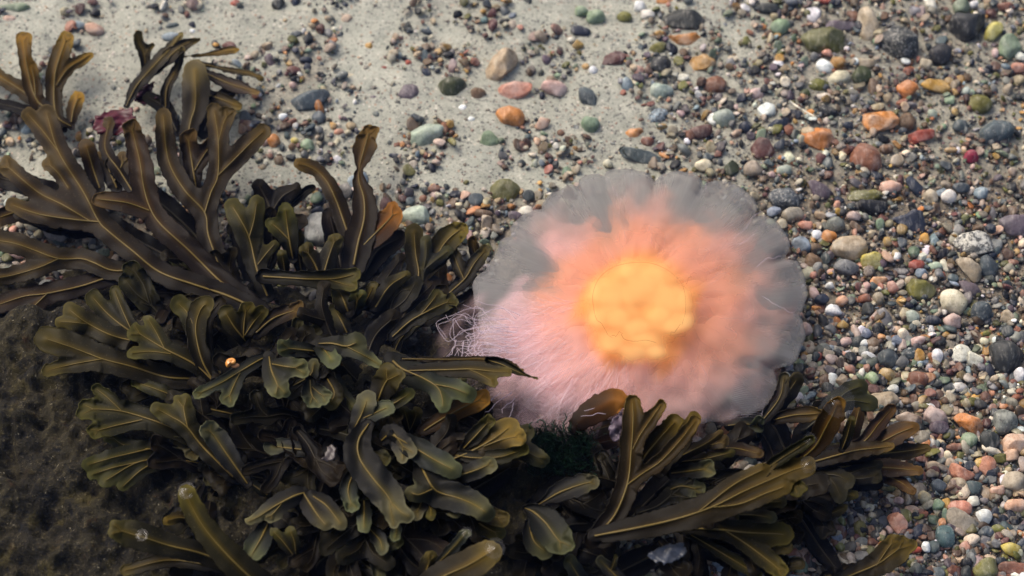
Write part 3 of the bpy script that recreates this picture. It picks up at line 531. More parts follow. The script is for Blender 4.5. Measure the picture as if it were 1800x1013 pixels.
def mat_rib():
    t = NT('seaweed_midrib'); co = t.n('NewGeometry').outputs['Position']; n1 = t.noise(co, 150, 3)
    oi = t.n('ObjectInfo')
    c = t.mix(n1, (0.105, 0.071, 0.0135), (0.185, 0.126, 0.027)); c = t.mix(t.math('MULTIPLY', oi.outputs['Alpha'], 1.0), oi.outputs['Color'], c)
    b = t.n('BsdfPrincipled', Base_Color=c, Roughness=0.4); b.inputs['Specular IOR Level'].default_value = 0.3
    tr = t.n('BsdfTranslucent', Color=c)
    return t.done(t.n('MixShader', Fac=0.3, i1=b.outputs[0], i2=tr.outputs[0]).outputs[0])
M_WEED, M_RIB = mat_weed(), mat_rib()

def smooth_path(p, step=6.0):
    """Catmull-Rom through (x, y, w) points"""
    p = np.asarray(p, float)
    if len(p) == 2: p = np.array([p[0], (p[0] + p[1]) / 2, p[1]])
    q = np.vstack([2 * p[0] - p[1], p, 2 * p[-1] - p[-2]]); out = []
    for i in range(1, len(q) - 2):
        n = max(2, int(np.hypot(*(q[i + 1] - q[i])[:2]) / step))
        t = np.linspace(0, 1, n, endpoint=False)[:, None]
        a, b, c, d = q[i - 1], q[i], q[i + 1], q[i + 2]
        out.append(0.5 * (2 * b + (c - a) * t + (2 * a - 5 * b + 4 * c - d) * t ** 2 + (3 * b - a - 3 * c + d) * t ** 3))
    return np.vstack(out + [p[-1:]])

def frond(plant, origin, seed, paths, z0, z1, hue, g=2.6, und=0.0035, roll=0.004, fork=0.55, ribbed=True, sag=0.0, dim=1.0):
    """one flat branching frond with its midrib. paths: lists of (x, y, half width) from the base to a tip; each but the first starts on an earlier one"""
    r = np.random.RandomState(seed)
    P = [smooth_path([(x, y, w_ * 1.1) for x, y, w_ in p]) for p in paths]
    # tips fork into two small lobes, as the growing tips do
    extra = []
    for k, p in enumerate(P):
        if r.uniform() < (fork if fork > 0 else 0.4) and p[-1, 2] > 8:
            d = p[-1, :2] - p[max(0, len(p) - 4), :2]; L = np.hypot(*d); d = d / max(L, 1e-6); w = p[-1, 2]
            p[-1, 2] *= 0.8
            for sgn in (-1, 1):
                a = sgn * math.radians(r.uniform(20, 36)); e = np.array([d[0] * math.cos(a) - d[1] * math.sin(a), d[0] * math.sin(a) + d[1] * math.cos(a)])
                s = p[-2, :2]; ln = w * r.uniform(0.75, 1.25)
                extra.append((k, np.array([[*s, w * .55], [*(s + e * ln * .55), w * .60], [*(s + e * ln), w * .50]])))
    s_start = []; tips = []; lens = []
    S = []
    for k, p in enumerate(P):
        s0 = 0.0
        if k > 0:
            best = 1e9
            for j in range(k):
                dd = np.hypot(P[j][:, 0] - p[0, 0], P[j][:, 1] - p[0, 1]); i = dd.argmin()
                if dd[i] < best: best, s0 = dd[i], S[j][i]
        S.append(s0 + np.concatenate([[0], np.cumsum(np.hypot(np.diff(p[:, 0]), np.diff(p[:, 1])))]))
    forked = {k for k, _ in extra}
    for k, p in extra:
        s0 = S[k][-2]; P.append(smooth_path(p)); pp = P[-1]
        S.append(s0 + np.concatenate([[0], np.cumsum(np.hypot(np.diff(pp[:, 0]), np.diff(pp[:, 1])))]))
    smax = max(s[-1] for s in S)
    tips = np.array([p[-1, :2] for k, p in enumerate(P) if k not in forked])
    pts = np.vstack(P); wmax = pts[:, 2].max()
    x0, y0 = pts[:, :2].min(0) - wmax - 8; x1, y1 = pts[:, :2].max(0) + wmax + 8
    gu, gv = np.meshgrid(np.arange(x0, x1, g), np.arange(y0, y1, g)); U, Vv = gu.ravel(), gv.ravel()
    acc = np.zeros(len(U)); bd = np.full(len(U), 1e9); bs = np.zeros(len(U)); bw = np.ones(len(U)); K = 3.0
    for p, s in zip(P, S):
        f = np.full(len(U), 1e9); best = np.full(len(U), 1e9)
        for i in range(len(p) - 1):
            ax, ay, aw = p[i]; bx, by, bw_ = p[i + 1]; dx, dy = bx - ax, by - ay
            t = np.clip(((U - ax) * dx + (Vv - ay) * dy) / (dx * dx + dy * dy + 1e-9), 0, 1)
            dist = np.hypot(U - ax - t * dx, Vv - ay - t * dy); wd = aw + (bw_ - aw) * t
            f = np.minimum(f, dist - wd)
            m_ = dist < best; best[m_] = dist[m_]
            m2 = dist < bd; bd[m2] = dist[m2]; bs[m2] = (s[i] + (s[i + 1] - s[i]) * t)[m2]; bw[m2] = wd[m2]
        acc += np.exp(-np.clip(f, -60, 60) / K)
    f = -K * np.log(acc + 1e-30)
    f = f + 1.1 * snoise(U, Vv, seed + 1, 26) + 0.8 * snoise(U, Vv, seed + 2, 11)
    fg = f.reshape(gu.shape); gy_, gx_ = np.gradient(fg, g)
    ins = fg < 0; cell = ins[:-1, :-1] | ins[1:, :-1] | ins[:-1, 1:] | ins[1:, 1:]
    I = np.arange(gu.size).reshape(gu.shape)
    F = np.stack([I[1:, :-1], I[1:, 1:], I[:-1, 1:], I[:-1, :-1]], -1)[cell]
    used_ = np.unique(F); mp = -np.ones(gu.size, int); mp[used_] = np.arange(len(used_)); F = mp[F]
    U, Vv, f, bd, bs, bw = U[used_].copy(), Vv[used_].copy(), f[used_], bd[used_], bs[used_], bw[used_]
    gxx, gyy = gx_.ravel()[used_], gy_.ravel()[used_]; g2 = np.maximum(gxx ** 2 + gyy ** 2, 0.25)
    o_ = f > 0; st_ = np.clip(f, 0, 1.6 * g)
    U[o_] -= (st_ * gxx / g2)[o_]; Vv[o_] -= (st_ * gyy / g2)[o_]; f = np.where(o_, 0, f)
    ra = r.uniform(0, 6.28); cx, cy = pts[:, 0].mean(), pts[:, 1].mean(); ext = max(x1 - x0, y1 - y0) / 2
    cupk = r.uniform(-0.0012, 0.0022)
    def zof(u, v, s, q):
        k = s / smax
        z = z0 + (z1 - z0) * k ** 0.8 - sag * 4 * k * (1 - k)
        z = z + 0.8 * und * snoise(u, v, seed + 5, 95, 5) * (0.3 + 0.7 * k) + 0.16 * und * snoise(u, v, seed + 6, 38, 5) * (0.4 + 0.6 * q)
        z = z + roll * ((u - cx) * math.cos(ra) + (v - cy) * math.sin(ra)) / ext
        return np.maximum(z + cupk * q * q, 0.004)
    q = np.clip(bd / bw, 0, 1.3)
    rib = np.exp(-(bd / (0.17 * bw + 1.8)) ** 2)
    if not ribbed: rib *= 0.3
    td = np.min(np.hypot(U[:, None] - tips[None, :, 0], Vv[:, None] - tips[None, :, 1]), 1)
    tipa = sstep(1.7 * wmax, 0.2 * wmax, td); edg = sstep(-4.5, -0.5, f)
    z = zof(U, Vv, bs, q) + 0.0007 * rib
    W = at(U, Vv, z)
    fo = obj('frond', mesh_np('frond', W - origin, F, True, {'rib': rib, 'tip': tipa, 'edge': edg, 'base_shade': bs / smax}), M_WEED, plant)
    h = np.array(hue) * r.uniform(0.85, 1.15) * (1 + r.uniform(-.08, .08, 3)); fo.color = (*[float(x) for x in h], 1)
    me = fo.data; ei = np.zeros(len(me.loops), np.int32); me.loops.foreach_get('edge_index', ei)
    sh = me.attributes.new('sharp_edge', 'BOOLEAN', 'EDGE'); sh.data.foreach_set('value', np.bincount(ei, minlength=len(me.edges)) == 1)
    md = fo.modifiers.new('thickness', 'SOLIDIFY'); md.thickness = 0.0004; md.offset = 0.0
    if ribbed:
        Vr, Fr, off = [], [], 0
        for k, (p, s) in enumerate(zip(P, S)):
            p = p.copy(); n = len(p)
            if n < 3: continue
            tn = np.gradient(p[:, :2], axis=0); tn /= np.linalg.norm(tn, axis=1)[:, None] + 1e-9; nn = np.stack([-tn[:, 1], tn[:, 0]], 1)
            kk = s / smax; hw = (1.6 * (1 - kk) + 0.6) * np.clip(p[:, 2] / 16, 0.35, 1.1)
            hw[-1] *= 0.4
            zc = zof(p[:, 0], p[:, 1], s, np.zeros(n))
            hgt = hw * 0.00034 * 0.9
            rows = []
            for o2, dz in ((-1, 0.00065), (-0.5, 0.0011 ), (0.5, 0.0011), (1, 0.00065)):
                c2 = p[:, :2] + nn * (hw * o2)[:, None]
                rows.append(at(c2[:, 0], c2[:, 1], zc + dz + (hgt if abs(o2) < .9 else 0)))
            for o2, dz in ((1, -0.0002), (-1, -0.0002)):
                c2 = p[:, :2] + nn * (hw * o2)[:, None]; rows.append(at(c2[:, 0], c2[:, 1], zc + dz))
            R_ = np.stack(rows, 1).reshape(-1, 3); m6 = 6
            i = np.arange(n - 1)[:, None] * m6 + np.arange(m6)[None]; j = np.arange(n - 1)[:, None] * m6 + (np.arange(m6)[None] + 1) % m6
            Fr.append(np.stack([i, j, j + m6, i + m6], -1).reshape(-1, 4) + off); Vr.append(R_); off += len(R_)
        mo = obj('midrib', mesh_np('midrib', np.vstack(Vr) - origin, np.vstack(Fr)), M_RIB, fo)
        mo.color = (float(h[0] * 2.2), float(h[1] * 2.1), float(h[2] * 1.6), dim)
    return fo

BROWN, OLIVE, GREYO, DARK, RUSTY = (.0190, .0138, .0085), (.0160, .0150, .0078), (.0250, .0268, .0240), (.0036, .0030, .0030), (.060, .028, .009)  # interior shade is painted into DARK, the water surface's blue-grey sheen into GREYO
def L(*n):
    """flat numbers -> (x, y, w) triples"""
    return [(n[i], n[i + 1], n[i + 2]) for i in range(0, len(n), 3)]
# each plant: name of look, holdfast pixel, [(z base, z tip, hue, {options}, path, path ...)]
PLANTS = [
 ('large brown seaweed plant fanning long ribbed fronds out over the dark rock and sand', 'seaweed', (520, 590), [
  (.030, .034, BROWN, dict(fork=.5), L(450,548,17, 400,520,18, 383,462,18, 366,412,18, 360,374,18, 325,335,18, 300,293,17, 292,258,16, 287,205,13),
      L(360,374,17, 371,338,17, 383,309,17, 384,250,16, 377,196,13), L(384,250,14, 392,220,13, 401,200,11), L(383,309,16, 412,280,17, 440,252,17, 462,232,13)),
  (.034, .040, BROWN, dict(fork=.4), L(470,560,18, 400,505,20, 377,485,20, 333,441,20, 283,395,20, 264,366,19, 253,330,20, 246,285,19, 232,225,13),
      L(262,370,16, 225,357,17, 190,352,14, 172,350,10)),
  (.032, .036, BROWN, dict(fork=.5), L(455,545,16, 400,520,17, 340,500,18, 280,478,18, 233,441,19, 190,406,19, 173,388,19, 147,338,18, 103,267,18, 82,200,15),
      L(103,267,14, 75,230,15, 50,202,12), L(173,390,16, 130,386,17, 70,377,16, 22,361,12), L(157,388,14, 110,360,16, 67,338,16, 12,292,14), L(120,330,11, 103,305,11, 85,288,9)),
  (.030, .032, BROWN, dict(fork=.4), L(430,530,16, 367,510,17, 307,491,18, 253,474,18, 200,476,17, 165,462,17, 143,455,17, 103,455,17, 60,440,17, 25,428,17, -25,420,16),
      L(103,455,14, 67,471,15, 17,485,14, -20,490,12)),
  (.026, .030, BROWN, dict(fork=.4), L(300,488,14, 213,484,16, 183,490,16, 143,503,17, 83,516,17, 43,521,16, 0,535,15, -30,545,13), L(83,516,14, 50,548,15, 25,572,14, 3,585,11)),
  (.022, .026, BROWN, dict(fork=.5), L(205,330,9, 200,318,13, 192,300,15, 182,277,12), L(200,320,12, 210,300,15, 217,282,12)),
  (.024, .028, BROWN, dict(fork=.6), L(175,330,9, 165,300,14, 152,258,13)),
  (.024, .030, BROWN, dict(fork=.6), L(345,330,8, 338,290,14, 331,243,13), L(342,300,9, 360,270,13, 377,250,11)),
  (.024, .026, BROWN, dict(fork=.2), L(235,340,9, 210,300,12, 185,262,10, 192,215,9)),
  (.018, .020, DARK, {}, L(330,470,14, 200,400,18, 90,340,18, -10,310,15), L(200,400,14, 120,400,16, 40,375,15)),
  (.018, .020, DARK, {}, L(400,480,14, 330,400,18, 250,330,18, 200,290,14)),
  (.016, .018, BROWN, {}, L(140,390,10, 90,385,17, 40,372,16, -10,385,14)),
 ]),
 ('thin amber brown seaweed with upright finger tips above the pale sand corner', 'seaweed', (130, 245), [
  (.014, .020, (.055, .036, .009), dict(fork=.0), L(110,225,8, 73,186,12, 59,164,13, 50,129,12, 44,95,11, 42,68,12), L(62,168,10, 60,140,10, 55,118,7)),
  (.014, .018, (.055, .036, .009), dict(fork=.0), L(80,190,9, 64,178,12, 33,156,12, 0,136,12, -40,110,12)),
  (.014, .020, (.052, .034, .009), dict(fork=.0), L(125,222,6, 102,207,9, 95,178,13, 97,129,14, 107,95,14, 117,68,11), L(99,150,9, 118,122,10, 140,108,9, 158,97,6)),
  (.012, .014, DARK, {}, L(70,200,7, 31,190,9, -20,178,8)), (.012, .014, (.06, .04, .012), {}, L(125,215,7, 130,190,12, 138,172,9)),
 ]),
 ('grey brown wispy seaweed seen edge on behind the ribbed fronds', 'seaweed', (290, 230), [
  (.012, .018, (.035,.029,.018), dict(fork=.0), L(256,125,6, 253,92,8, 244,74,8, 243,62,7), L(254,98,6, 262,84,5, 269,79,4)),
  (.012, .022, (.036,.030,.021), dict(fork=.0), L(222,186,5, 240,151,9, 267,120,11, 296,89,10, 318,62,5)),
  (.012, .022, (.036,.030,.021), dict(fork=.0), L(256,136,6, 289,107,11, 322,80,9, 349,70,3)),
  (.012, .020, (.030,.025,.017), dict(fork=.0), L(291,195,6, 293,156,8, 309,124,7, 320,87,5)),
  (.016, .024, (.034,.028,.021), dict(fork=.0), L(325,300,12, 333,224,14, 343,187,21, 344,150,22, 343,125,18)),
  (.014, .020, (.030,.025,.018), dict(fork=.0), L(360,128,7, 400,146,10, 430,156,8, 452,163,4)),
  (.012, .020, (.030,.024,.012), dict(fork=.0), L(355,112,3, 400,123,4, 440,130,5, 459,138,3)),
  (.012, .020, (.07, .045, .02), dict(fork=.0), L(317,100,2, 360,96,3, 400,90,6, 418,88,3)),
  (.014, .020, (.030,.025,.012), dict(fork=.0), L(360,165,10, 390,175,10, 420,187,6)),
  (.012, .016, DARK, {}, L(310,230,10, 290,190,13, 262,172,10)), (.012, .016, DARK, {}, L(360,230,13, 380,185,15, 400,165,10)),
 ]),
 ('olive seaweed tuft with broad forked blades standing up beside the blue grey rock', 'seaweed', (500, 520), [
  (.026, .042, OLIVE, dict(fork=.15), L(470,520,12, 455,483,15, 449,463,18, 438,417,21, 422,385,18, 409,364,14), L(438,417,17, 446,390,17, 451,358,13), L(453,465,9, 468,446,9, 482,430,7)),
  (.028, .042, OLIVE, dict(fork=.15), L(515,455,8, 509,423,14, 505,395,16, 502,370,12), L(507,420,10, 491,404,13, 478,393,10)),
  (.026, .038, OLIVE, dict(fork=.5), L(501,480,6, 499,465,9, 496,448,8)),
  (.022, .034, OLIVE, dict(fork=.2), L(565,500,10, 556,470,14, 546,452,14, 538,441,10), L(566,495,10, 573,468,14, 582,440,14, 590,420,10)),
  (.032, .040, OLIVE, dict(fork=.1), L(462,486,12, 511,489,11, 550,491,13, 589,490,15, 622,483,11), L(580,492,9, 605,500,10, 621,503,7)),
  (.014, .018, DARK, dict(fork=.2), L(480,380,10, 468,350,15, 456,328,12), L(478,372,9, 497,345,14, 520,332,10)),
  (.014, .018, DARK, dict(fork=.2), L(500,370,6, 540,335,7, 552,330,4)),
  (.020, .028, OLIVE, dict(fork=.3), L(530,480,8, 524,440,11, 522,410,9)),
  (.016, .018, DARK, {}, L(440,480,14, 425,430,16, 412,400,12)),
 ]),
 ('dark brown seaweed frond with a pinched neck reaching over open sand', 'seaweed', (620, 470), [
  (.016, .030, (.024,.017,.008), dict(fork=0., und=.002, g=2.2), L(622,465,20, 630,425,24, 640,385,21, 640,350,18, 631,318,10, 632,296,5, 634,284,10, 642,255,18, 649,232,11)),
  (.016, .026, RUSTY, dict(fork=0., und=.002), L(630,440,12, 655,415,19, 680,390,20, 692,376,14)),
  (.014, .022, (.024,.017,.008), dict(fork=0., und=.002), L(622,440,14, 608,400,15, 592,355,14, 575,320,13, 557,301,11, 542,293,12, 524,288,8)),
  (.012, .014, DARK, {}, L(640,480,14, 665,440,20, 700,420,14)), (.012, .014, DARK, {}, L(600,470,14, 590,420,18, 580,380,14)),
 ]),
 ('olive seaweed clump with a curled blade leaning against the pale pebble near the jellyfish', 'seaweed', (720, 600), [
  (.014, .026, OLIVE, dict(fork=.1), L(722,560,10, 727,531,15, 736,484,17, 731,447,17, 728,409,14)),
  (.014, .026, (.035,.026,.009), dict(fork=.0), L(738,492,10, 764,456,17, 782,427,21, 800,410,17, 815,401,8)),
  (.014, .022, OLIVE, dict(fork=.0), L(790,515,9, 818,489,12, 833,464,12, 853,440,8), L(815,490,8, 803,462,10, 795,440,8)),
  (.014, .020, (.030,.021,.008), dict(fork=.0), L(838,460,6, 834,440,9, 831,423,7)),
  (.026, .036, OLIVE, dict(fork=.6), L(690,592,8, 722,564,12, 760,543,14, 790,530,12), L(735,558,9, 755,535,10, 769,517,8)),
  (.024, .032, OLIVE, dict(fork=.2), L(660,540,10, 684,504,13, 714,484,7)),
  (.026, .034, OLIVE, dict(fork=.3), L(638,538,8, 648,520,9, 656,504,8)),
  (.026, .034, OLIVE, dict(fork=.0), L(622,552,8, 627,535,13, 628,523,12)),
  (.026, .034, OLIVE, dict(fork=.2), L(612,548,10, 604,528,17, 597,512,14)),
  (.024, .030, OLIVE, dict(fork=.0), L(610,585,8, 598,560,15, 590,548,13)),
  (.018, .022, DARK, {}, L(680,600,12, 720,540,16, 760,500,14)), (.014, .016, DARK, {}, L(700,560,14, 690,520,18, 670,500,14)),
  (.012, .014, DARK, {}, L(760,560,10, 800,540,14, 830,520,10)), (.012, .015, (.022,.016,.008), {}, L(800,540,8, 775,505,14, 770,470,12)),
  (.020, .026, OLIVE, dict(fork=.0), L(690,625,7, 705,595,8, 735,565,6)),
 ]),
 ('olive seaweed plant spreading broad ribbed fans over the pitted rock', 'seaweed', (450, 690), [
  (.036, .044, OLIVE, dict(fork=.1), L(420,682,14, 344,667,17, 293,663,19, 233,645,20, 180,631,22, 130,612,24, 82,596,20), L(180,631,14, 130,640,14, 84,651,10)),
  (.034, .042, OLIVE, dict(fork=.2), L(410,668,14, 330,625,16, 260,605,17, 200,591,17, 153,568,17, 124,546,13), L(153,570,11, 130,567,12, 106,566,9)),
  (.030, .040, OLIVE, dict(fork=.2), L(320,640,13, 233,585,16, 193,555,16, 164,524,13), L(233,585,10, 215,545,12, 202,512,9)),
  (.040, .050, OLIVE, dict(fork=.3), L(385,680,12, 344,642,15, 289,613,16, 242,585,13), L(289,613,10, 275,585,11, 261,562,8), L(300,622,10, 265,618,12, 232,621,9)),
  (.038, .048, OLIVE, dict(fork=.0), L(380,672,10, 355,615,13, 333,556,16, 315,535,15)),
  (.040, .052, OLIVE, dict(fork=.0), L(378,675,10, 355,633,14, 344,580,16, 352,545,17, 362,535,14)),
  (.040, .052, OLIVE, dict(fork=.1), L(432,600,8, 412,575,14, 398,552,14), L(428,595,8, 429,570,12, 433,542,10), L(430,590,8, 447,565,12, 461,549,10)),
  (.026, .030, DARK, {}, L(420,640,14, 330,590,18, 260,560,16)), (.026, .028, DARK, {}, L(420,660,14, 330,650,20, 240,640,18, 160,620,14)),
  (.024, .028, DARK, {}, L(470,650,14, 440,600,18, 400,570,16)),
  (.030, .036, BROWN, dict(fork=0.), L(450,585,12, 480,560,14, 520,545,12)), (.024, .030, DARK, {}, L(330,540,10, 260,530,15, 215,515,12)),
 ]),
 ('olive brown seaweed plant with layered fans drooping over the lower rock', 'seaweed', (470, 830), [
  (.036, .046, OLIVE, dict(fork=.5), L(420,806,14, 333,766,17, 283,744,18, 213,723,18, 158,719,17), L(250,738,13, 205,748,15, 168,758,12), L(213,722,11, 190,700,12, 170,684,9)),
  (.038, .050, OLIVE, dict(fork=.0), L(410,838,12, 357,786,16, 327,749,17, 300,732,15, 278,720,12), L(330,752,12, 325,730,17, 322,712,14)),
  (.034, .042, OLIVE, dict(fork=.2), L(320,792,9, 230,786,13, 196,768,10)),
  (.032, .044, OLIVE, dict(fork=.3), L(390,806,12, 300,786,14, 217,800,15, 156,817,11), L(380,820,11, 310,808,14, 245,812,15, 185,845,12), L(245,812,11, 200,822,12, 163,834,9), L(300,808,11, 255,822,13, 216,855,9)),
  (.044, .054, GREYO, dict(fork=.0), L(435,850,8, 400,800,17, 378,768,18, 366,755,14)),
  (.042, .048, GREYO, dict(fork=.0), L(545,792,9, 510,788,14, 480,785,14)),
  (.026, .028, DARK, {}, L(440,820,14, 350,780,20, 260,770,18)), (.026, .028, DARK, {}, L(460,860,14, 380,850,20, 300,830,16)),
  (.028, .032, DARK, {}, L(520,760,14, 440,740,20, 380,720,16)), (.030, .032, DARK, {}, L(540,840,14, 500,810,18, 450,790,16)),
  (.034, .040, OLIVE, dict(fork=0.), L(420,730,8, 350,714,11, 290,690,12, 240,672,9)),
  (.030, .040, GREYO, dict(fork=0.), L(470,870,8, 430,845,9, 380,835,7)),
 ]),
 ('grey green seaweed rosettes with heart shaped blades in the middle of the mound', 'seaweed', (570, 760), [
  (.046, .058, GREYO, dict(fork=.0), L(478,627,8, 460,631,10, 422,653,11, 389,673,10, 350,692,8), L(422,655,8, 410,680,13, 402,700,13)),
  (.052, .062, GREYO, dict(fork=.0), L(473,627,8, 477,650,15, 486,672,19, 490,682,15), L(478,640,10, 505,645,15, 524,647,14)),
  (.046, .056, GREYO, dict(fork=.0), L(560,618,8, 530,615,13, 503,612,13)),
  (.050, .060, GREYO, dict(fork=.0), L(560,604,6, 585,604,13, 608,609,17, 626,603,17), L(610,610,10, 640,625,11, 665,640,7)),
  (.046, .054, GREYO, dict(fork=.0), L(552,600,7, 570,615,14, 583,632,15)),
  (.052, .062, OLIVE, dict(fork=.0), L(664,706,9, 674,680,21, 684,663,21)),
  (.050, .060, GREYO, dict(fork=.0), L(622,755,9, 635,730,15, 645,705,17)),
  (.050, .058, GREYO, dict(fork=.0), L(620,745,9, 650,730,13, 680,717,13)),
  (.050, .058, OLIVE, dict(fork=.0), L(676,718,7, 698,706,12, 718,693,10)),
  (.052, .064, GREYO, dict(fork=.0), L(690,634,14, 706,648,21, 740,663,20, 768,680,17, 777,698,16, 779,713,12), L(765,676,13, 795,682,15, 822,693,14)),
  (.050, .058, GREYO, dict(fork=.0), L(545,668,7, 547,690,15, 552,702,12), L(548,680,9, 562,692,13, 570,697,10)),
  (.044, .050, OLIVE, dict(fork=.0), L(575,665,9, 588,690,15, 582,707,13)),
  (.046, .052, GREYO, dict(fork=.0), L(512,680,7, 545,660,12, 552,640,9)),
  (.040, .050, (.060,.034,.010), dict(fork=.3), L(745,757,10, 775,738,13, 811,718,16, 845,702,15)),
  (.036, .046, OLIVE, dict(fork=.0), L(720,758,6, 716,740,9, 711,722,8), L(721,756,6, 728,740,9, 734,724,8)),
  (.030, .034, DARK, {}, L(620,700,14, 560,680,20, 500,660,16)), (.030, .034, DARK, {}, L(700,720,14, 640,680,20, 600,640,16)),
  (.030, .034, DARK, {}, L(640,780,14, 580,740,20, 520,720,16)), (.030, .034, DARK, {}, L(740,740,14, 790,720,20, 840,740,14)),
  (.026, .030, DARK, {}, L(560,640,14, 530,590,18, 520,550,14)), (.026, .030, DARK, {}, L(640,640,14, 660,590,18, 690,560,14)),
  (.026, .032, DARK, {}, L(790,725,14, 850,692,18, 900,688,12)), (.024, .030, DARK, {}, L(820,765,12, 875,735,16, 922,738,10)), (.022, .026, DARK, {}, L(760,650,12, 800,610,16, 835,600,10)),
  (.034, .040, GREYO, dict(fork=0.), L(590,760,6, 610,735,7, 640,700,5)),
 ]),
 ('long olive seaweed blades reaching across the pink edge of the jellyfish', 'seaweed', (700, 640), [
  (.056, .068, OLIVE, dict(fork=.0, und=.0015), L(715,652,6, 744,651,10, 790,650,12, 829,649,13, 864,653,11, 893,654,7), L(826,650,9, 848,660,11, 865,670,8)),
  (.050, .064, (.028,.020,.009), dict(fork=.0, und=.001), L(707,631,3, 790,632,4, 850,632,5, 890,640,7, 918,652,2)),
  (.060, .068, OLIVE, dict(fork=.0, und=.001), L(858,633,5, 880,640,9, 902,650,7, 925,660,2, 943,666,1)),
  (.046, .050, GREYO, dict(fork=.0, und=.001), L(700,650,5, 760,665,8, 815,668,6)),
 ]),
 ('pale olive crinkled seaweed mound with wavy lit blades at the water surface', 'seaweed', (720, 880), [
  (.056, .066, GREYO, dict(fork=.3, und=.006), L(648,745,8, 630,775,20, 632,805,25, 655,840,27, 680,870,25, 694,895,18), L(690,885,12, 705,900,13, 718,908,10), L(685,885,10, 690,910,11, 692,922,8)),
  (.056, .064, GREYO, dict(fork=.2, und=.006), L(738,810,8, 748,835,20, 767,863,25, 807,876,23, 835,888,19, 855,902,14), L(760,860,12, 735,870,13, 722,865,10)),
  (.058, .064, GREYO, dict(fork=.2, und=.006), L(690,765,8, 725,785,18, 760,806,20, 795,825,16)),
  (.056, .064, GREYO, dict(fork=.0, und=.005), L(785,838,9, 820,832,15, 848,822,15, 862,815,11)),
  (.052, .062, (.036,.028,.012), dict(fork=.0, und=.005), L(790,810,8, 835,790,17, 870,770,22, 895,752,17), L(850,785,12, 885,772,15, 910,768,13)),
  (.054, .062, OLIVE, dict(fork=.3, und=.004), L(800,800,7, 835,805,11, 880,803,12, 920,790,8)),
  (.056, .062, OLIVE, dict(fork=.0, und=.004), L(815,788,7, 838,764,13, 860,740,8)),
  (.056, .062, GREYO, dict(fork=.0, und=.004), L(670,775,7, 690,762,16, 712,790,17)),
  (.050, .056, GREYO, dict(fork=.0), L(622,830,9, 612,860,14, 618,890,10)), (.052, .058, GREYO, dict(fork=.0), L(640,880,9, 640,910,13, 640,928,9)),
  (.050, .056, GREYO, dict(fork=.0), L(745,870,7, 738,890,12, 730,905,9)), (.050, .056, OLIVE, dict(fork=.0), L(750,880,6, 757,895,9, 757,908,7)),
  (.050, .056, GREYO, dict(fork=.0), L(780,880,8, 795,892,13, 800,898,9)), (.048, .054, OLIVE, dict(fork=.2), L(830,890,8, 860,905,14, 882,913,13)),
  (.044, .050, OLIVE, dict(fork=.2), L(820,905,8, 850,925,15, 875,938,12)), (.048, .054, GREYO, dict(fork=.1), L(690,905,7, 697,930,9, 695,945,7)),
  (.046, .052, GREYO, dict(fork=.1), L(650,930,7, 668,950,12, 672,965,9)), (.044, .050, GREYO, dict(fork=.1), L(640,930,8, 612,950,13, 600,975,10)),
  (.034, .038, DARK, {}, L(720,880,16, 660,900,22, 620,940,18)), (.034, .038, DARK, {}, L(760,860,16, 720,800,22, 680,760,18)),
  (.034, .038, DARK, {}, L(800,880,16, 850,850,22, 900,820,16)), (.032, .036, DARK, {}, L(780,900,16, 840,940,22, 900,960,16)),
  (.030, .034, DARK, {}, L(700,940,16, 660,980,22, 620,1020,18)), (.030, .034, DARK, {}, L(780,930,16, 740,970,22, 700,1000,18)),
 ]),
 ('brown seaweed fronds whose glistening tips break the water in the dark lower corner', 'seaweed', (470, 1045), [
  (.044, .0755, (.028,.022,.011), dict(fork=.0, und=.002), L(490,1060,26, 440,1015,25, 400,976,23, 365,936,20, 345,905,18, 333,880,16, 328,866,13)),
  (.042, .070, OLIVE, dict(fork=.0, und=.002), L(440,1010,18, 360,975,17, 300,960,18, 262,948,22, 228,938,22, 210,932,14)),
  (.040, .052, (.036,.024,.010), dict(fork=.0), L(345,915,7, 315,910,10, 294,916,7)),
  (.038, .044, OLIVE, dict(fork=.2), L(400,1000,9, 300,985,12, 220,1003,9)),
  (.034, .038, DARK, {}, L(470,1040,16, 400,1000,24, 320,1000,20)),
 ]),
 ('slate grey seaweed leaves hanging in the darkness below the crinkled mound', 'seaweed', (560, 890), [
  (.048, .058, GREYO, dict(fork=.0), L(535,866,8, 515,873,15, 483,890,15, 452,910,8, 436,917,5), L(495,885,9, 483,900,13, 474,909,8)),
  (.050, .060, GREYO, dict(fork=.2), L(533,866,7, 545,885,16, 558,905,17, 572,922,11), L(550,872,9, 575,890,14, 598,920,12)),
  (.046, .056, GREYO, dict(fork=.0), L(472,918,7, 462,940,17, 450,962,19, 442,976,12)),
  (.044, .054, OLIVE, dict(fork=.0), L(522,985,6, 500,955,9, 483,937,8), L(520,980,6, 518,955,9, 511,934,8)),
  (.034, .040, DARK, {}, L(560,960,14, 520,930,20, 480,900,16)), (.034, .040, DARK, {}, L(600,1000,14, 560,960,20, 540,920,16)),
  (.032, .036, DARK, {}, L(540,1030,14, 560,990,20, 600,960,16)),
 ]),
 ('stout olive seaweed shoot with a shining swollen tip poking through the water', 'seaweed', (740, 1040), [
  (.050, .0765, (.034,.029,.014), dict(fork=.0, und=.001), L(735,1045,18, 775,1016,24, 820,995,25, 850,978,23, 863,970,18)),
  (.052, .0765, GREYO, dict(fork=.0, und=.001), L(765,995,6, 785,975,8, 803,956,9, 818,938,8)),
  (.050, .056, OLIVE, dict(fork=.0), L(745,1015,10, 752,995,13, 757,982,11)),
 ]),
 ('pair of smooth grey green seaweed leaves alone against the dark gap', 'seaweed', (925, 890), [
  (.048, .060, GREYO, dict(fork=.0, und=.0015, roll=.003), L(945,888,4, 962,878,8, 985,865,16, 1018,853,17, 1043,847,10)),
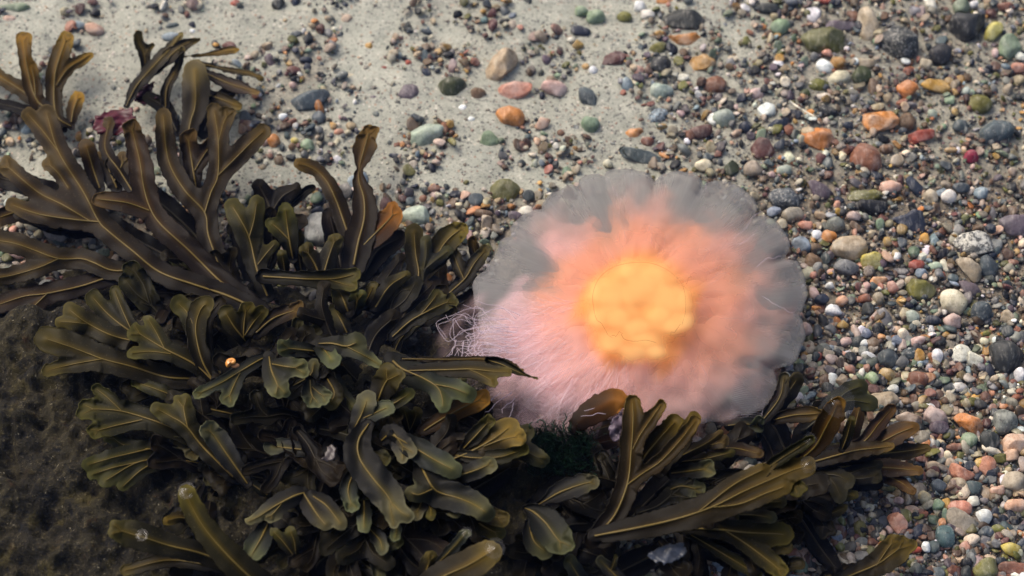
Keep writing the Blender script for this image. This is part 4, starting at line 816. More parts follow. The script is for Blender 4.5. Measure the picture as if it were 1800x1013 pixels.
  (.048, .060, GREYO, dict(fork=.0, und=.0015, roll=.003), L(922,893,4, 938,900,13, 960,920,26, 978,945,25, 988,956,15)),
  (.042, .046, GREYO, dict(fork=.0, und=.001), L(930,920,8, 938,950,17, 956,968,15)),
  (.030, .034, DARK, {}, L(930,920,14, 960,880,22, 1000,840,18)), (.030, .034, DARK, {}, L(940,940,16, 1000,960,22, 1060,980,18)),
  (.030, .034, DARK, {}, L(920,900,16, 930,960,22, 920,1010,18)),
 ]),
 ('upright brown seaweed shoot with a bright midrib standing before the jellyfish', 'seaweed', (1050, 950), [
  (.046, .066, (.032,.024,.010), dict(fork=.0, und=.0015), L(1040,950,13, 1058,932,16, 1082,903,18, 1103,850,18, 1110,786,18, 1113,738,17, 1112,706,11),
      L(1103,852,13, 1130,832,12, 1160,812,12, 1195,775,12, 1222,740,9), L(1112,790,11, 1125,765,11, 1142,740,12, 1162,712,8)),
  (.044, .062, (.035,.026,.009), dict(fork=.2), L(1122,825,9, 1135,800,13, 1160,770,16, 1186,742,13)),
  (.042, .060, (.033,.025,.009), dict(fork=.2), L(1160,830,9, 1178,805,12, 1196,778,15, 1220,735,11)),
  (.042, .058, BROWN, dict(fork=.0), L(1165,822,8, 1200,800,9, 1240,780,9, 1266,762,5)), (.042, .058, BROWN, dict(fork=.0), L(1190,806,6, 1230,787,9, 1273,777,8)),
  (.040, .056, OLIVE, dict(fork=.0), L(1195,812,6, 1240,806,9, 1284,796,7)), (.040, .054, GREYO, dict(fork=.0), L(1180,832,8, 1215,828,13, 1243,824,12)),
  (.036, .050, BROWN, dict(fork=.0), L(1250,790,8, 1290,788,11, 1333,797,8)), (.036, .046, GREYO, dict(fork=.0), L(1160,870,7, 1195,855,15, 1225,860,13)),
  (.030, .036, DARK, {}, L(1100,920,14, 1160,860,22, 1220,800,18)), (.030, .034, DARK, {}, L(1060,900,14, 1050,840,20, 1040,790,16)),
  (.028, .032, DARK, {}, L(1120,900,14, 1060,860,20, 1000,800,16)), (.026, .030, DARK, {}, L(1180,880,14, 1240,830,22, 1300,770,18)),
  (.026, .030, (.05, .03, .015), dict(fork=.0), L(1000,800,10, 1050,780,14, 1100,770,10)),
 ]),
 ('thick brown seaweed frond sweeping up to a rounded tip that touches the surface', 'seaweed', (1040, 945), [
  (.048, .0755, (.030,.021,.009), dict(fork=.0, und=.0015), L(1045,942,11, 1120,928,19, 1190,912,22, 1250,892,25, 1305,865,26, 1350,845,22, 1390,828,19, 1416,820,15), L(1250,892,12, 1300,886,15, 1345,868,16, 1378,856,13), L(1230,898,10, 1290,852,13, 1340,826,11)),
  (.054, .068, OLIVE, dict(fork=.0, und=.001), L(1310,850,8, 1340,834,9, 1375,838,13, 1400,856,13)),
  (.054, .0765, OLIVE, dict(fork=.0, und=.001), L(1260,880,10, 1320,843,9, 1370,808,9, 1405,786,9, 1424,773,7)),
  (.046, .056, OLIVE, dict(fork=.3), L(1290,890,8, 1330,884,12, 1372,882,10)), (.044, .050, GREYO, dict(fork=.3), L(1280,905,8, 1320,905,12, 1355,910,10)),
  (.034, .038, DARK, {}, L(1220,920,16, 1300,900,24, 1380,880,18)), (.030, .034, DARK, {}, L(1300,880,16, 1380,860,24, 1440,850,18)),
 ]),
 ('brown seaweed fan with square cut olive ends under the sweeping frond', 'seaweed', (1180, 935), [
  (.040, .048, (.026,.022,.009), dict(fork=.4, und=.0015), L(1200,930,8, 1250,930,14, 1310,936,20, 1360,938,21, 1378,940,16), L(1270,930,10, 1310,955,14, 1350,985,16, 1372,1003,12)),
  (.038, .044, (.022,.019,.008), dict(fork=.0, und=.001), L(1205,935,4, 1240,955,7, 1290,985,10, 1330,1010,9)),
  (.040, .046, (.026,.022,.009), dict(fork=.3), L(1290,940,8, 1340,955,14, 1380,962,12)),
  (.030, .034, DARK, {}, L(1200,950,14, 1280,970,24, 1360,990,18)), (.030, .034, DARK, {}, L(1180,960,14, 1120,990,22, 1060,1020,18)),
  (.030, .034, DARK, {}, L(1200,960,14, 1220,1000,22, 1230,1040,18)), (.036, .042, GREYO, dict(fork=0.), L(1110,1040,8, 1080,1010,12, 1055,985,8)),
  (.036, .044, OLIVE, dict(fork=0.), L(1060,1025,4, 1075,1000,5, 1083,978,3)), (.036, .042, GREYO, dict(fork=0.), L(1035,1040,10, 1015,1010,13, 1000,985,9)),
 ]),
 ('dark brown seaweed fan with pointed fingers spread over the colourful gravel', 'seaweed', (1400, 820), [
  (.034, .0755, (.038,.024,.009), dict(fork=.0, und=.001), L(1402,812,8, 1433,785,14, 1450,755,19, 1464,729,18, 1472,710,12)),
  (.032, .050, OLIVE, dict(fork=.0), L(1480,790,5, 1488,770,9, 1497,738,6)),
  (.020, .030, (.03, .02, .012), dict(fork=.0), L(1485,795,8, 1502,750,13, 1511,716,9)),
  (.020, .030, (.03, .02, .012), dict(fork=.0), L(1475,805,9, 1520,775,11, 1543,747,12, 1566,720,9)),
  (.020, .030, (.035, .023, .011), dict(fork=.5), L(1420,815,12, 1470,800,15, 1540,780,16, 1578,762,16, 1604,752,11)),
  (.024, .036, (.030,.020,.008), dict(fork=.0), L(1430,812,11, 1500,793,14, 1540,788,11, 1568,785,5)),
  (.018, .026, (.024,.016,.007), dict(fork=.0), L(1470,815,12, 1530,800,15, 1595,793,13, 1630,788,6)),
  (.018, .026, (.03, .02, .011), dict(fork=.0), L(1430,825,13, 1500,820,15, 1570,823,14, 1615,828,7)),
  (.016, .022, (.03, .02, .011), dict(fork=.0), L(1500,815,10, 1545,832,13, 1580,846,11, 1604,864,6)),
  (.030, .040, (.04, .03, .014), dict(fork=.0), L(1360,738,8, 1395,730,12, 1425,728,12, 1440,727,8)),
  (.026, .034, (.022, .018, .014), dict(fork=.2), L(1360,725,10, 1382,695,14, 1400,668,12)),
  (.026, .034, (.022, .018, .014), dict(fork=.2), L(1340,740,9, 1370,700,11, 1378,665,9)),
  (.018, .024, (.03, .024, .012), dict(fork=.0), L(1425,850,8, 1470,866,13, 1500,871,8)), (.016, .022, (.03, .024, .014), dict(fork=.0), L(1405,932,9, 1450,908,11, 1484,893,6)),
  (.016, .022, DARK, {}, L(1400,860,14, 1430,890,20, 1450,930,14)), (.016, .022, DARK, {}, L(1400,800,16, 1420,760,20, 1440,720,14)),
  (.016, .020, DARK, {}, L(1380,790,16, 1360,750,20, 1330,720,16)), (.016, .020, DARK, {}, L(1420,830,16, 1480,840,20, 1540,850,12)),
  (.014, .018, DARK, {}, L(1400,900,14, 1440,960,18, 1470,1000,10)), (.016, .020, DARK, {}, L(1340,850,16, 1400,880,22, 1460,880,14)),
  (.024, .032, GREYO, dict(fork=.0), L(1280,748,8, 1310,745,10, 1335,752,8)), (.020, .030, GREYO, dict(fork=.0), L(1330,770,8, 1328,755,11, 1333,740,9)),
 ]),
 ('single brown seaweed frond with a ragged blunt end among bottom gravel', 'seaweed', (1450, 1035), [
  (.012, .022, (.030,.021,.008), dict(fork=.3), L(1455,1030,9, 1500,1010,14, 1540,993,20, 1568,974,23, 1583,962,18), L(1540,995,11, 1560,965,13, 1570,953,10)),
  (.010, .016, (.035, .027, .013), dict(fork=.0), L(1450,1014,8, 1490,1003,11, 1523,995,5)),
 ]),
 ('rust brown seaweed leaf curled against the underside of the jellyfish', 'seaweed', (1010, 770), [
  (.044, .056, RUSTY, dict(fork=.0, und=.002, ribbed=False), L(1010,752,10, 1030,732,18, 1058,715,22, 1082,703,18, 1096,706,9)),
  (.034, .040, BROWN, dict(fork=.0), L(1010,770,9, 1050,755,13, 1085,745,9)),
 ]),
]
def wild(r, x, y, a, ln, w):
    """a branching frond grown at random: base, heading (radians, y down), length, half width"""
    def leg(x, y, a, ln, w0, w1):
        b = r.uniform(-.35, .35); return [(x, y, w0), (x + ln * .5 * math.cos(a + b * .3), y + ln * .5 * math.sin(a + b * .3), (w0 + w1) / 2 * 1.05), (x + ln * math.cos(a + b), y + ln * math.sin(a + b), w1)]
    main = leg(x, y, a, ln * .55, w * .55, w); out = [main]; ex, ey, _ = main[-1]
    for sg in (-1, 1):
        br = leg(ex, ey, a + sg * r.uniform(.25, .55), ln * r.uniform(.35, .6), w * .9, w * .85); out.append(br)
    return out
WILD = {}                       # plant index -> more fronds filling its lower storey
rw = random.Random(12)
for pi, n, (cx, cy), (ex, ey), (za, zb), (a0, a1) in [
    (0, 7, (430, 500), (60, 60), (.024, .030), (150, 290)), (6, 8, (380, 640), (70, 60), (.028, .040), (140, 280)), (7, 12, (430, 800), (80, 70), (.030, .042), (120, 260)),
    (8, 22, (590, 690), (110, 80), (.036, .050), (0, 360)), (5, 7, (690, 560), (70, 50), (.018, .026), (200, 340)), (10, 20, (750, 850), (110, 80), (.040, .054), (0, 360)),
    (12, 12, (570, 930), (110, 60), (.036, .048), (20, 180)), (13, 5, (700, 980), (60, 40), (.036, .044), (0, 180)), (14, 9, (960, 930), (60, 70), (.030, .042), (0, 360)),
    (15, 10, (1120, 850), (80, 70), (.034, .046), (220, 350)), (16, 8, (1230, 880), (90, 40), (.032, .044), (-40, 60)), (17, 8, (1220, 960), (90, 50), (.030, .042), (-30, 100)),
    (18, 9, (1390, 820), (50, 70), (.018, .028), (-70, 60))]:
    for _ in range(n):
        x, y = cx + rw.uniform(-ex, ex), cy + rw.uniform(-ey, ey)
        paths_ = wild(rw, x, y, math.radians(rw.uniform(a0, a1)), rw.uniform(70, 130), rw.uniform(10, 16))
        qx, qy = np.array([v_ for p_ in paths_ for v_ in p_])[:, :2].T
        if (pts_in_poly(qx, qy, JELLY_PX) > -28).any(): continue
        hue = rw.choice([DARK, DARK, DARK, DARK, (.008, .0075, .006), (.012, .012, .009)]); z0_ = rw.uniform(za, zb)  # near-black hues: shade beneath the upper fronds put into the colour
        WILD.setdefault(pi, []).append((z0_ - .008, z0_ + .004, hue, dict(fork=.3, dim=.12), *paths_))
seed_ = 1000
for pi, (label, cat, hold, fronds) in enumerate(PLANTS):
    origin = at(hold[0], hold[1], 0.012)
    plant = bpy.data.objects.new('seaweed_plant', None); COL.objects.link(plant); plant.location = origin; plant.empty_display_size = 0.01
    tag(plant, label, cat, 'seaweed plants growing on the rock')
    for z0, z1, hue, opt, *paths in fronds + WILD.get(pi, []):
        seed_ += 7; o_ = dict(opt)
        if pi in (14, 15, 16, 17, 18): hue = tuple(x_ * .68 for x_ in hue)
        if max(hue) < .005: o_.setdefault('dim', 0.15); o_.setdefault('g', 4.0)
        frond(plant, origin, seed_, paths, z0, z1, hue, **o_)
# ------------------------------------------------------------------ lion's mane jellyfish
JC = (1122.0, 530.0)
BELL = [(1060,299),(1095,296),(1130,301),(1152,309),(1185,300),(1222,304),(1242,318),(1272,316),(1305,330),(1328,352),(1338,374),(1368,390),(1391,428),(1388,452),(1408,462),(1420,510),(1414,548),(1416,595),(1398,638),(1370,650),(1366,668),(1374,692),(1345,716),(1310,736),(1255,742),(1180,748),(1100,752),(1010,748),(930,722),(875,672),(850,600),(832,540),(830,500),(842,474),(868,455),(878,425),(905,388),(945,362),(962,345),(990,330),(1020,312)]
def jelly_materials():
    t = NT('jelly_bell'); a = t.attr('alpha'); co = t.n('NewGeometry').outputs['Position']; an = t.attr('ang'); rr_ = t.attr('rad')
    st = t.noise(t.n('CombineXYZ', X=t.math('MULTIPLY', an, 55.0), Y=t.math('MULTIPLY', rr_, 3.0), Z=0.0).outputs[0], 1.0, 3)
    n1 = t.noise(co, 40, 3)
    c = t.mix(n1, (0.215, 0.207, 0.208), (0.285, 0.278, 0.266)); c = t.mix(t.ramp(st, (0.45, 0.0), (0.75, 0.28)), c, (0.34, 0.325, 0.33))
    d = t.n('BsdfDiffuse', Color=c); tr = t.n('BsdfTranslucent', Color=c); gl = t.n('BsdfGlossy', Roughness=0.25, Color=(1, 1, 1))
    s = t.n('MixShader', Fac=0.35, i1=d.outputs[0], i2=tr.outputs[0]); 
    al = t.math('MULTIPLY', a, t.math('ADD', 0.9, t.math('MULTIPLY', st, 0.2)), True)
    bell = t.done(t.n('MixShader', Fac=al, i1=t.n('BsdfTransparent').outputs[0], i2=s.outputs[0]).outputs[0])
    t = NT('jelly_veil'); a = t.attr('alpha'); c = t.attr('Col', 'Color')
    d = t.n('BsdfDiffuse', Color=c); tr = t.n('BsdfTranslucent', Color=c); s = t.n('MixShader', Fac=0.4, i1=d.outputs[0], i2=tr.outputs[0])
    veil = t.done(t.n('MixShader', Fac=a, i1=t.n('BsdfTransparent').outputs[0], i2=s.outputs[0]).outputs[0])
    t = NT('jelly_thread'); co = t.n('ObjectInfo').outputs['Color']
    d = t.n('BsdfDiffuse', Color=co); tr = t.n('BsdfTranslucent', Color=co); s = t.n('MixShader', Fac=0.4, i1=d.outputs[0], i2=tr.outputs[0])
    th = t.done(t.n('MixShader', Fac=t.n('ObjectInfo').outputs['Alpha'], i1=t.n('BsdfTransparent').outputs[0], i2=s.outputs[0]).outputs[0])
    return bell, veil, th
M_BELL, M_VEIL, M_THREAD = jelly_materials()
J0 = at(JC[0], JC[1], 0.035)
jelly = bpy.data.objects.new('jellyfish', None); COL.objects.link(jelly); jelly.location = J0; jelly.empty_display_size = 0.02
tag(jelly, 'large pink jellyfish with a glowing orange centre and grey lobed bell', 'jellyfish')

def disc(radius_fn, nr, na, rim_fn=None):
    ang = np.linspace(0, 2 * math.pi, na, endpoint=False); rr_ = np.linspace(0, 1, nr + 1)[1:]
    A, R = np.meshgrid(ang, rr_); U = JC[0] + R * radius_fn(A) * np.cos(A); Vv = JC[1] - R * radius_fn(A) * np.sin(A)
    if rim_fn is not None:
        RF = radius_fn(A) + (rim_fn(A) - radius_fn(A)) * sstep(.72, 1.0, R); U = JC[0] + R * RF * np.cos(A); Vv = JC[1] - R * RF * np.sin(A)
    U, Vv, A, R = [np.concatenate([[c], x.ravel()]) for c, x in ((JC[0], U), (JC[1], Vv), (0, A), (0, R))]
    i = np.arange(na); F = []
    idx = 1 + np.arange(nr * na).reshape(nr, na)
    Q = np.stack([idx[:-1], idx[1:], np.roll(idx[1:], -1, 1), np.roll(idx[:-1], -1, 1)], -1).reshape(-1, 4)
    T = np.stack([np.zeros(na, int), idx[0], np.roll(idx[0], -1), np.zeros(na, int)], -1)
    F = np.vstack([Q]); 
    return U, Vv, A, R, F, T
def disc_mesh(name, U, Vv, z, F, T, attrs, col=None):
    P = at(U, Vv, z) - J0
    me = bpy.data.meshes.new(name)
    me.from_pydata(P.tolist(), [], F.tolist() + [list(x[:3]) for x in T.tolist()])
    me.polygons.foreach_set('use_smooth', np.ones(len(me.polygons), bool))
    for an, av in attrs.items():
        a = me.attributes.new(an, 'FLOAT', 'POINT'); a.data.foreach_set('value', np.ascontiguousarray(av, np.float32))
    if col is not None:
        a = me.attributes.new('Col', 'FLOAT_COLOR', 'POINT'); c4 = np.ones((len(U), 4), np.float32); c4[:, :3] = col; a.data.foreach_set('color', c4.ravel())
    return me
NOTCH = [(1152,309),(1242,318),(1338,374),(1388,452),(1414,555),(1368,655),(1060,303),(1010,318),(945,362),(890,410),(845,474),(835,545),(1310,740)]
bp = [(x - JC[0], JC[1] - y) for x, y in BELL]
def bell_r(A):
    a = np.asarray(A).ravel(); r = sum(ring_radius(bp, 0, 0, a + k) for k in (-.012, 0, .012)) / 3
    for x_, y_ in NOTCH:
        an_ = math.atan2(JC[1] - y_, x_ - JC[0]); dd = np.abs((a - an_ + math.pi) % (2 * math.pi) - math.pi); r = r - 7 * np.exp(-(dd / .022) ** 2) - 3 * np.exp(-(dd / .07) ** 2)
    return (r + 0.8 * np.sin(a * 46 + 2 * np.sin(a * 5))).reshape(np.shape(A))
U, Vv, A, R, F, T = disc(lambda A: sum(bell_r(A + k) for k in np.linspace(-.5, .5, 15)) / 15, 60, 420, bell_r)
lob = np.cos(A * 16 + 0.4) * sstep(0.55, 1.0, R)
z = 0.034 + 0.012 * (1 - R ** 2) - 0.004 * sstep(0.85, 1, R) + 0.0012 * lob + 0.0012 * snoise(U, Vv, 61, 120)
alpha = (0.62 + 0.03 * snoise(U, Vv, 62, 150)) * (1 - 0.25 * sstep(.95, 1.0, R)) * (1 - 0.16 * np.clip(lob, -1, 0) * -1)
o = obj('bell', disc_mesh('bell', U, Vv, z - 0.002, F, T, {'alpha': np.clip(alpha, 0, 1), 'ang': A, 'rad': R}), M_BELL, jelly)
md = o.modifiers.new('thickness', 'SOLIDIFY'); md.thickness = 0.002; md.offset = -1

# the frilled mass: soft layered veils
PA = [0, 15, 30, 45, 60, 75, 90, 100, 115, 130, 145, 152, 165, 175, 185, 200, 215, 230, 245, 260, 270, 290, 310, 320, 335, 345, 360]
PR = [244, 226, 230, 208, 174, 184, 188, 178, 160, 190, 210, 204, 180, 196, 250, 296, 284, 270, 246, 225, 215, 226, 226, 226, 236, 238, 244]
def mass_r(A):
    return np.interp(np.mod(np.degrees(A), 360), PA, PR)
PINK, SALM, ORNG, YELL = np.array((.84, .58, .585)), np.array((.83, .43, .29)), np.array((.90, .44, .15)), np.array((.98, .62, .24)); PEACH = np.array((.82, .475, .39))
rs = np.random.RandomState(77)
wl_ = lambda U, Vv: sstep(-40, 120, 1060 - U + .35 * (Vv - 560))
for k, (sc, al, zz) in enumerate([(1.24, .34, .0445), (1.16, .48, .0465), (1.08, .56, .0485), (1.0, .58, .050), (.90, .55, .0515), (.70, .45, .053), (.56, .40, .0545)]):
    sh = rs.uniform(-.12, .12)
    fr = lambda A, sc=sc, sh=sh, k=k: mass_r(A + sh) * sc * (1 + .05 * np.sin(A * 8 + k * 2.1))
    U, Vv, A, R, F, T = disc(fr, 46, 300)
    fold = np.sin(A * 23 + 3 * np.sin(R * 5 + k)) * .0005 * R + np.sin(A * 11 + k + R * 6) * .0012 * R
    z = zz - 0.012 * R ** 2 + fold + 0.001 * snoise(U, Vv, 80 + k, 60)
    streak = 0.5 + 0.25 * np.sin(A * 60 + 5 * snoise(U, Vv, 90 + k, 70)) * np.sin(A * 37 + R * 3 + k)
    patch = 0.5 + 0.5 * snoise(U, Vv, 100 + k, 75)
    soft = sstep(1.0, 0.50, R + 0.13 * snoise(U, Vv, 110 + k, 55) * R)
    alpha = al * (1 + .5 * wl_(U, Vv)) * soft * (0.70 + 0.25 * patch + 0.05 * streak) * sstep(1.0, .93, R)
    d = np.hypot(U - 1122, (Vv - 545) * 1.05)
    t1, t2 = sstep(225, 140, d + 30 * snoise(U, Vv, 120, 110)), sstep(130, 75, d + 14 * snoise(U, Vv, 121, 60))
    low = sstep(-60, 90, (Vv - 600) - 0.4 * (U - 1122)) * 0.5
    wl = sstep(-40, 120, 1060 - U + .35 * (Vv - 560))[:, None]; col = PEACH * (1 - wl) + PINK * wl; col = col * (1 - t1[:, None]) + SALM * t1[:, None]; col = col * (1 - low[:, None]) + PINK * low[:, None]; col = col * (1 - t2[:, None]) + ORNG * t2[:, None]
    obj('oral_veil', disc_mesh('oral_veil', U, Vv, z, F, T, {'alpha': np.clip(alpha, 0, 1)}, col), M_VEIL, jelly)

# the lumpy stomach in the middle
LUMPS = [(1125,510,62,60),(1075,520,40,40),(1170,520,42,44),(1088,560,32,24),(1160,556,34,26),(1120,575,34,22),(1070,600,36,26),(1135,598,34,20),(1185,570,30,26),(1050,560,26,26),(1200,530,24,26),(1050,515,22,24),(1105,480,30,22),(1150,480,34,22),(1110,620,34,22),(1155,620,26,20),(1205,565,20,18)]
gu, gv = np.meshgrid(np.arange(990, 1260, 2.5), np.arange(430, 670, 2.5)); U, Vv = gu.ravel(), gv.ravel()
H = np.ones(len(U)); LU = np.zeros(len(U)); core = np.zeros(len(U))
for x, y, a, b in LUMPS:
    q = ((U - x) / a) ** 2 + ((Vv - y) / b) ** 2; H = H * (1 - .8 * np.exp(-q * 1.1)); LU = np.maximum(LU, np.exp(-q * 1.3)); core += np.exp(-q * 1.6) * .5
H = 1 - H; H += 0.06 * snoise(U, Vv, 131, 34)
al = sstep(0.18, 1.0, H) * .72; top = sstep(88, 74, np.hypot(U - 1126, (Vv - 537) * 1.1))
z = 0.0555 + 0.0022 * sstep(.0, 1., H) + 0.0006 * LU - 0.0015 * np.exp(-(((U - 1135) / 16) ** 2 + ((Vv - 545) / 16) ** 2))
kc = sstep(.25, .95, LU + .12 * snoise(U, Vv, 133, 30))[:, None]
col = np.array((.93, .51, .19)) * (1 - kc) + YELL * kc; tt = (top * .35 + .05)[:, None] * np.ones(3); col = col * (1 - tt * .45) + np.array((1.0, .60, .17)) * tt * .45
dk = np.exp(-(((U - 1135) / 26) ** 2 + ((Vv - 545) / 22) ** 2))[:, None] * .16; col = col * (1 - dk) + np.array((.80, .36, .08)) * dk
I = np.arange(gu.size).reshape(gu.shape); F = np.stack([I[1:, :-1], I[1:, 1:], I[:-1, 1:], I[:-1, :-1]], -1)
kp = (al.reshape(gu.shape) > .01); F = F[kp[:-1, :-1] | kp[1:, 1:] | kp[1:, :-1] | kp[:-1, 1:]]
used_ = np.unique(F); mp = np.zeros(gu.size, int); mp[used_] = np.arange(len(used_)); F = mp[F]
P = at(U, Vv, z)
me = mesh_np('stomach', (P - J0)[used_], F, True, {'alpha': al[used_]}, col[used_]); obj('stomach', me, M_VEIL, jelly)

def tube(pts, rad, sides=5):
    """pts (n,3), rad (n,)"""
    pts = np.asarray(pts); n = len(pts); tn = np.gradient(pts, axis=0); tn /= np.linalg.norm(tn, axis=1)[:, None] + 1e-12
    a = np.cross(tn, np.array([0.13, 0.2, 0.97])); a /= np.linalg.norm(a, axis=1)[:, None] + 1e-12; b = np.cross(tn, a)
    ph = np.linspace(0, 2 * math.pi, sides, endpoint=False)
    V = pts[:, None, :] + rad[:, None, None] * (np.cos(ph)[None, :, None] * a[:, None, :] + np.sin(ph)[None, :, None] * b[:, None, :])
    i = np.arange(n - 1)[:, None] * sides + np.arange(sides)[None]; j = np.arange(n - 1)[:, None] * sides + (np.arange(sides)[None] + 1) % sides
    return V.reshape(-1, 3), np.stack([i, j, j + sides, i + sides], -1).reshape(-1, 4)
MPX = 0.00034
def px_tube(path, z, r0, r1, seed=0, wig=0.0):
    p = smooth_path([(x, y, 0) for x, y in path], 3.0); n = len(p); k = np.linspace(0, 1, n)
    p[:, 0] += wig * snoise(k * 100, k * 0, seed, 40) * k; p[:, 1] += wig * snoise(k * 100, k * 0, seed + 1, 40) * k
    zz = z[0] + (z[1] - z[0]) * k + 0.0008 * snoise(k * 100, k * 0, seed + 2, 50)
    return tube(at(p[:, 0], p[:, 1], zz), (r0 + (r1 - r0) * k) * MPX)

# thin dark canals round the stomach
CAN = [[(1044,545),(1042,520),(1052,492),(1075,470),(1105,460),(1140,459),(1172,470),(1196,492),(1206,520),(1206,548),(1196,570)],
       [(1044,545),(1050,565),(1062,578),(1075,590)], [(1092,588),(1100,598),(1125,602),(1150,600)], [(1196,570),(1186,585),(1176,590)], [(1206,500),(1212,488),(1222,478)], [(1075,590),(1092,586)]]
for i, c in enumerate(CAN):
    V_, F_ = px_tube(c, (.0645, .064), .6, .35, 300 + i, 7.0)
    o = obj('canal', mesh_np('canal', V_ - J0, F_), M_THREAD, jelly); o.color = (.52, .21, .06, .26)

# tentacles that stray over the weed, each by itself
TENT = [[(905,585),(870,575),(842,575),(820,580),(803,590),(785,600),(768,565),(800,550),(822,541),(845,541)], [(905,570),(880,553),(850,545),(830,543),(815,535)],
        [(900,590),(865,585),(835,590),(822,605),(838,608),(870,600)], [(900,600),(860,592),(825,597),(800,600),(788,590),(792,575),(810,565),(836,570)],
        [(905,610),(880,600),(858,590),(842,580),(835,565),(842,552),(860,548)], [(890,575),(862,560),(845,562),(832,560),(818,553),(806,560),(788,564),(772,570),(785,590)],
        [(880,610),(860,606),(848,606),(842,614),(850,624)], [(830,598),(824,612),(830,625),(842,634)], [(815,600),(812,620),(806,640),(802,668)], [(802,598),(798,612),(790,626)],
        [(840,600),(835,615),(846,628),(856,632)], [(900,690),(880,705),(862,718),(850,728)], [(905,700),(890,715),(880,728)], [(903,708),(898,725),(893,742)], [(880,690),(866,700),(845,708)],
        [(908,560),(880,540),(856,532),(840,530)], [(915,555),(895,545),(870,543),(850,552),(838,560)], [(900,620),(875,615),(862,622)],
        [(1095,722),(1070,728),(1040,728),(1022,730)], [(1085,724),(1060,722),(1045,718),(1030,722)], 
        [(1290,420),(1315,395),(1335,372)], [(1300,430),(1318,418),(1330,400)], [(1085,345),(1080,335),(1078,325)], [(1240,335),(1243,326),(1247,318)], [(1340,520),(1370,540),(1392,548)], [(1330,470),(1348,455),(1375,452)]]
for i, c in enumerate(TENT):
    far = i >= 20
    V_, F_ = px_tube(c, (.050, .052), 1.15 if not far else .6, .6 if not far else .4, 400 + 5 * i, 4.0)
    o = obj('tentacle', mesh_np('tentacle', V_ - J0, F_), M_THREAD, jelly); o.color = (.66, .56, .62, .24 if i < 6 else .36 if not far else .28)
for i in range(34):                                       # finer strands in the same tuft
    y = rs.uniform(556, 640); x = rs.uniform(880, 915); ln = rs.uniform(40, 95); b = rs.uniform(-14, 14)
    c = [(x, y), (x - ln * .4, y - b * .4 + rs.uniform(-4, 4)), (x - ln * .8, y - b + rs.uniform(-8, 8)), (x - ln, y - b * .6 + rs.uniform(-12, 12)), (x - ln * rs.uniform(.75, 1.1), y + rs.uniform(-6, 22))]
    V_, F_ = px_tube(c, (.048, .050), .8, .4, 7000 + 5 * i, 5.0)
    o = obj('tentacle', mesh_np('tentacle', V_ - J0, F_), M_THREAD, jelly); o.color = (.72, .62, .68, .38)
for i in range(46):                                       # the combed hanging fringe at the near edge
    a = math.radians(rs.uniform(188, 250)); r0 = mass_r(np.array(a)) * rs.uniform(.62, .8); r1 = mass_r(np.array(a)) * rs.uniform(.98, 1.14)
    da = rs.uniform(-.10, .10); c = [(JC[0] + r * math.cos(a + da * q) , JC[1] - r * math.sin(a + da * q)) for q, r in ((0, r0), (.4, r0 * .6 + r1 * .4), (.8, r0 * .25 + r1 * .75), (1.3, r1))]
    V_, F_ = px_tube(c, (.048, .043), 1.0, .4, 900 + 5 * i, 9.0)
    o = obj('tentacle', mesh_np('tentacle', V_ - J0, F_), M_THREAD, jelly); o.color = (.80, .64, .67, .18)
# the soft fuzz of finer threads: one part
Vs, Fs, off = [], [], 0
for i in range(900):
    a = rs.uniform(0, 2 * math.pi)
    if i > 90: a = math.radians(rs.uniform(180, 262))
    R0 = float(mass_r(np.array(a))); r0 = R0 * rs.uniform(.45, .85); r1 = r0 + R0 * rs.uniform(.12, .30); da = rs.uniform(-.16, .16)
    c = [(JC[0] + (r0 + (r1 - r0) * q) * math.cos(a + da * q), JC[1] - (r0 + (r1 - r0) * q) * math.sin(a + da * q)) for q in (0, .35, .7, 1)]
    p = smooth_path([(x, y, 0) for x, y in c], 9.0); k = np.linspace(0, 1, len(p)); p[:, 0] += 4 * snoise(k * 90, k * 0, 2000 + i, 60, 3) * k; p[:, 1] += 4 * snoise(k * 90, k * 0, 5000 + i, 60, 3) * k
    V_, F_ = tube(at(p[:, 0], p[:, 1], .0515 - .011 * ((r0 + (r1 - r0) * k) / R0) ** 2 + rs.uniform(-.002, .002)), (0.55 * (1 - k) + .22) * MPX, 3)
    Vs.append(V_); Fs.append(F_ + off); off += len(V_)
o = tag(obj('tentacle_fringe', mesh_np('tentacle_fringe', np.vstack(Vs) - J0, np.vstack(Fs)), M_THREAD, jelly), kind='stuff'); o.color = (.84, .64, .65, .10)
# fine curved folds on the near corner of the bell
for i in range(22):
    y0 = 655 + i * 3.6
    c = [(1292 - i * .5, y0 + 6), (1315, y0 - 2 + i * .2), (1340, y0 + 4), (1362 - i * 1.4, y0 + 16 - i * .3)]
    V_, F_ = px_tube(c, (.040, .0335), .5, .35, 1500 + 5 * i, 1.0)
    o = obj('bell_fold', mesh_np('bell_fold', V_ - J0, F_), M_THREAD, jelly); o.color = (.36, .32, .35, .35)
# ------------------------------------------------------------------ small things
def simple(name, col, rough=0.5, spec=0.4, trans=0.0, var=0.3):
    t = NT(name); co = t.n('NewGeometry').outputs['Position']; n1 = t.noise(co, 260, 4)
    c = t.mix(t.ramp(n1, (0.35, 0.0), (0.65, 1.0)), tuple(x * (1 - var) for x in col), tuple(min(1, x * (1 + var)) for x in col))
    b = t.n('BsdfPrincipled', Base_Color=c, Roughness=rough); b.inputs['Specular IOR Level'].default_value = spec
    s = b.outputs[0]
    if trans: s = t.n('MixShader', Fac=trans, i1=s, i2=t.n('BsdfTranslucent', Color=c).outputs[0]).outputs[0]
    return t.done(s)
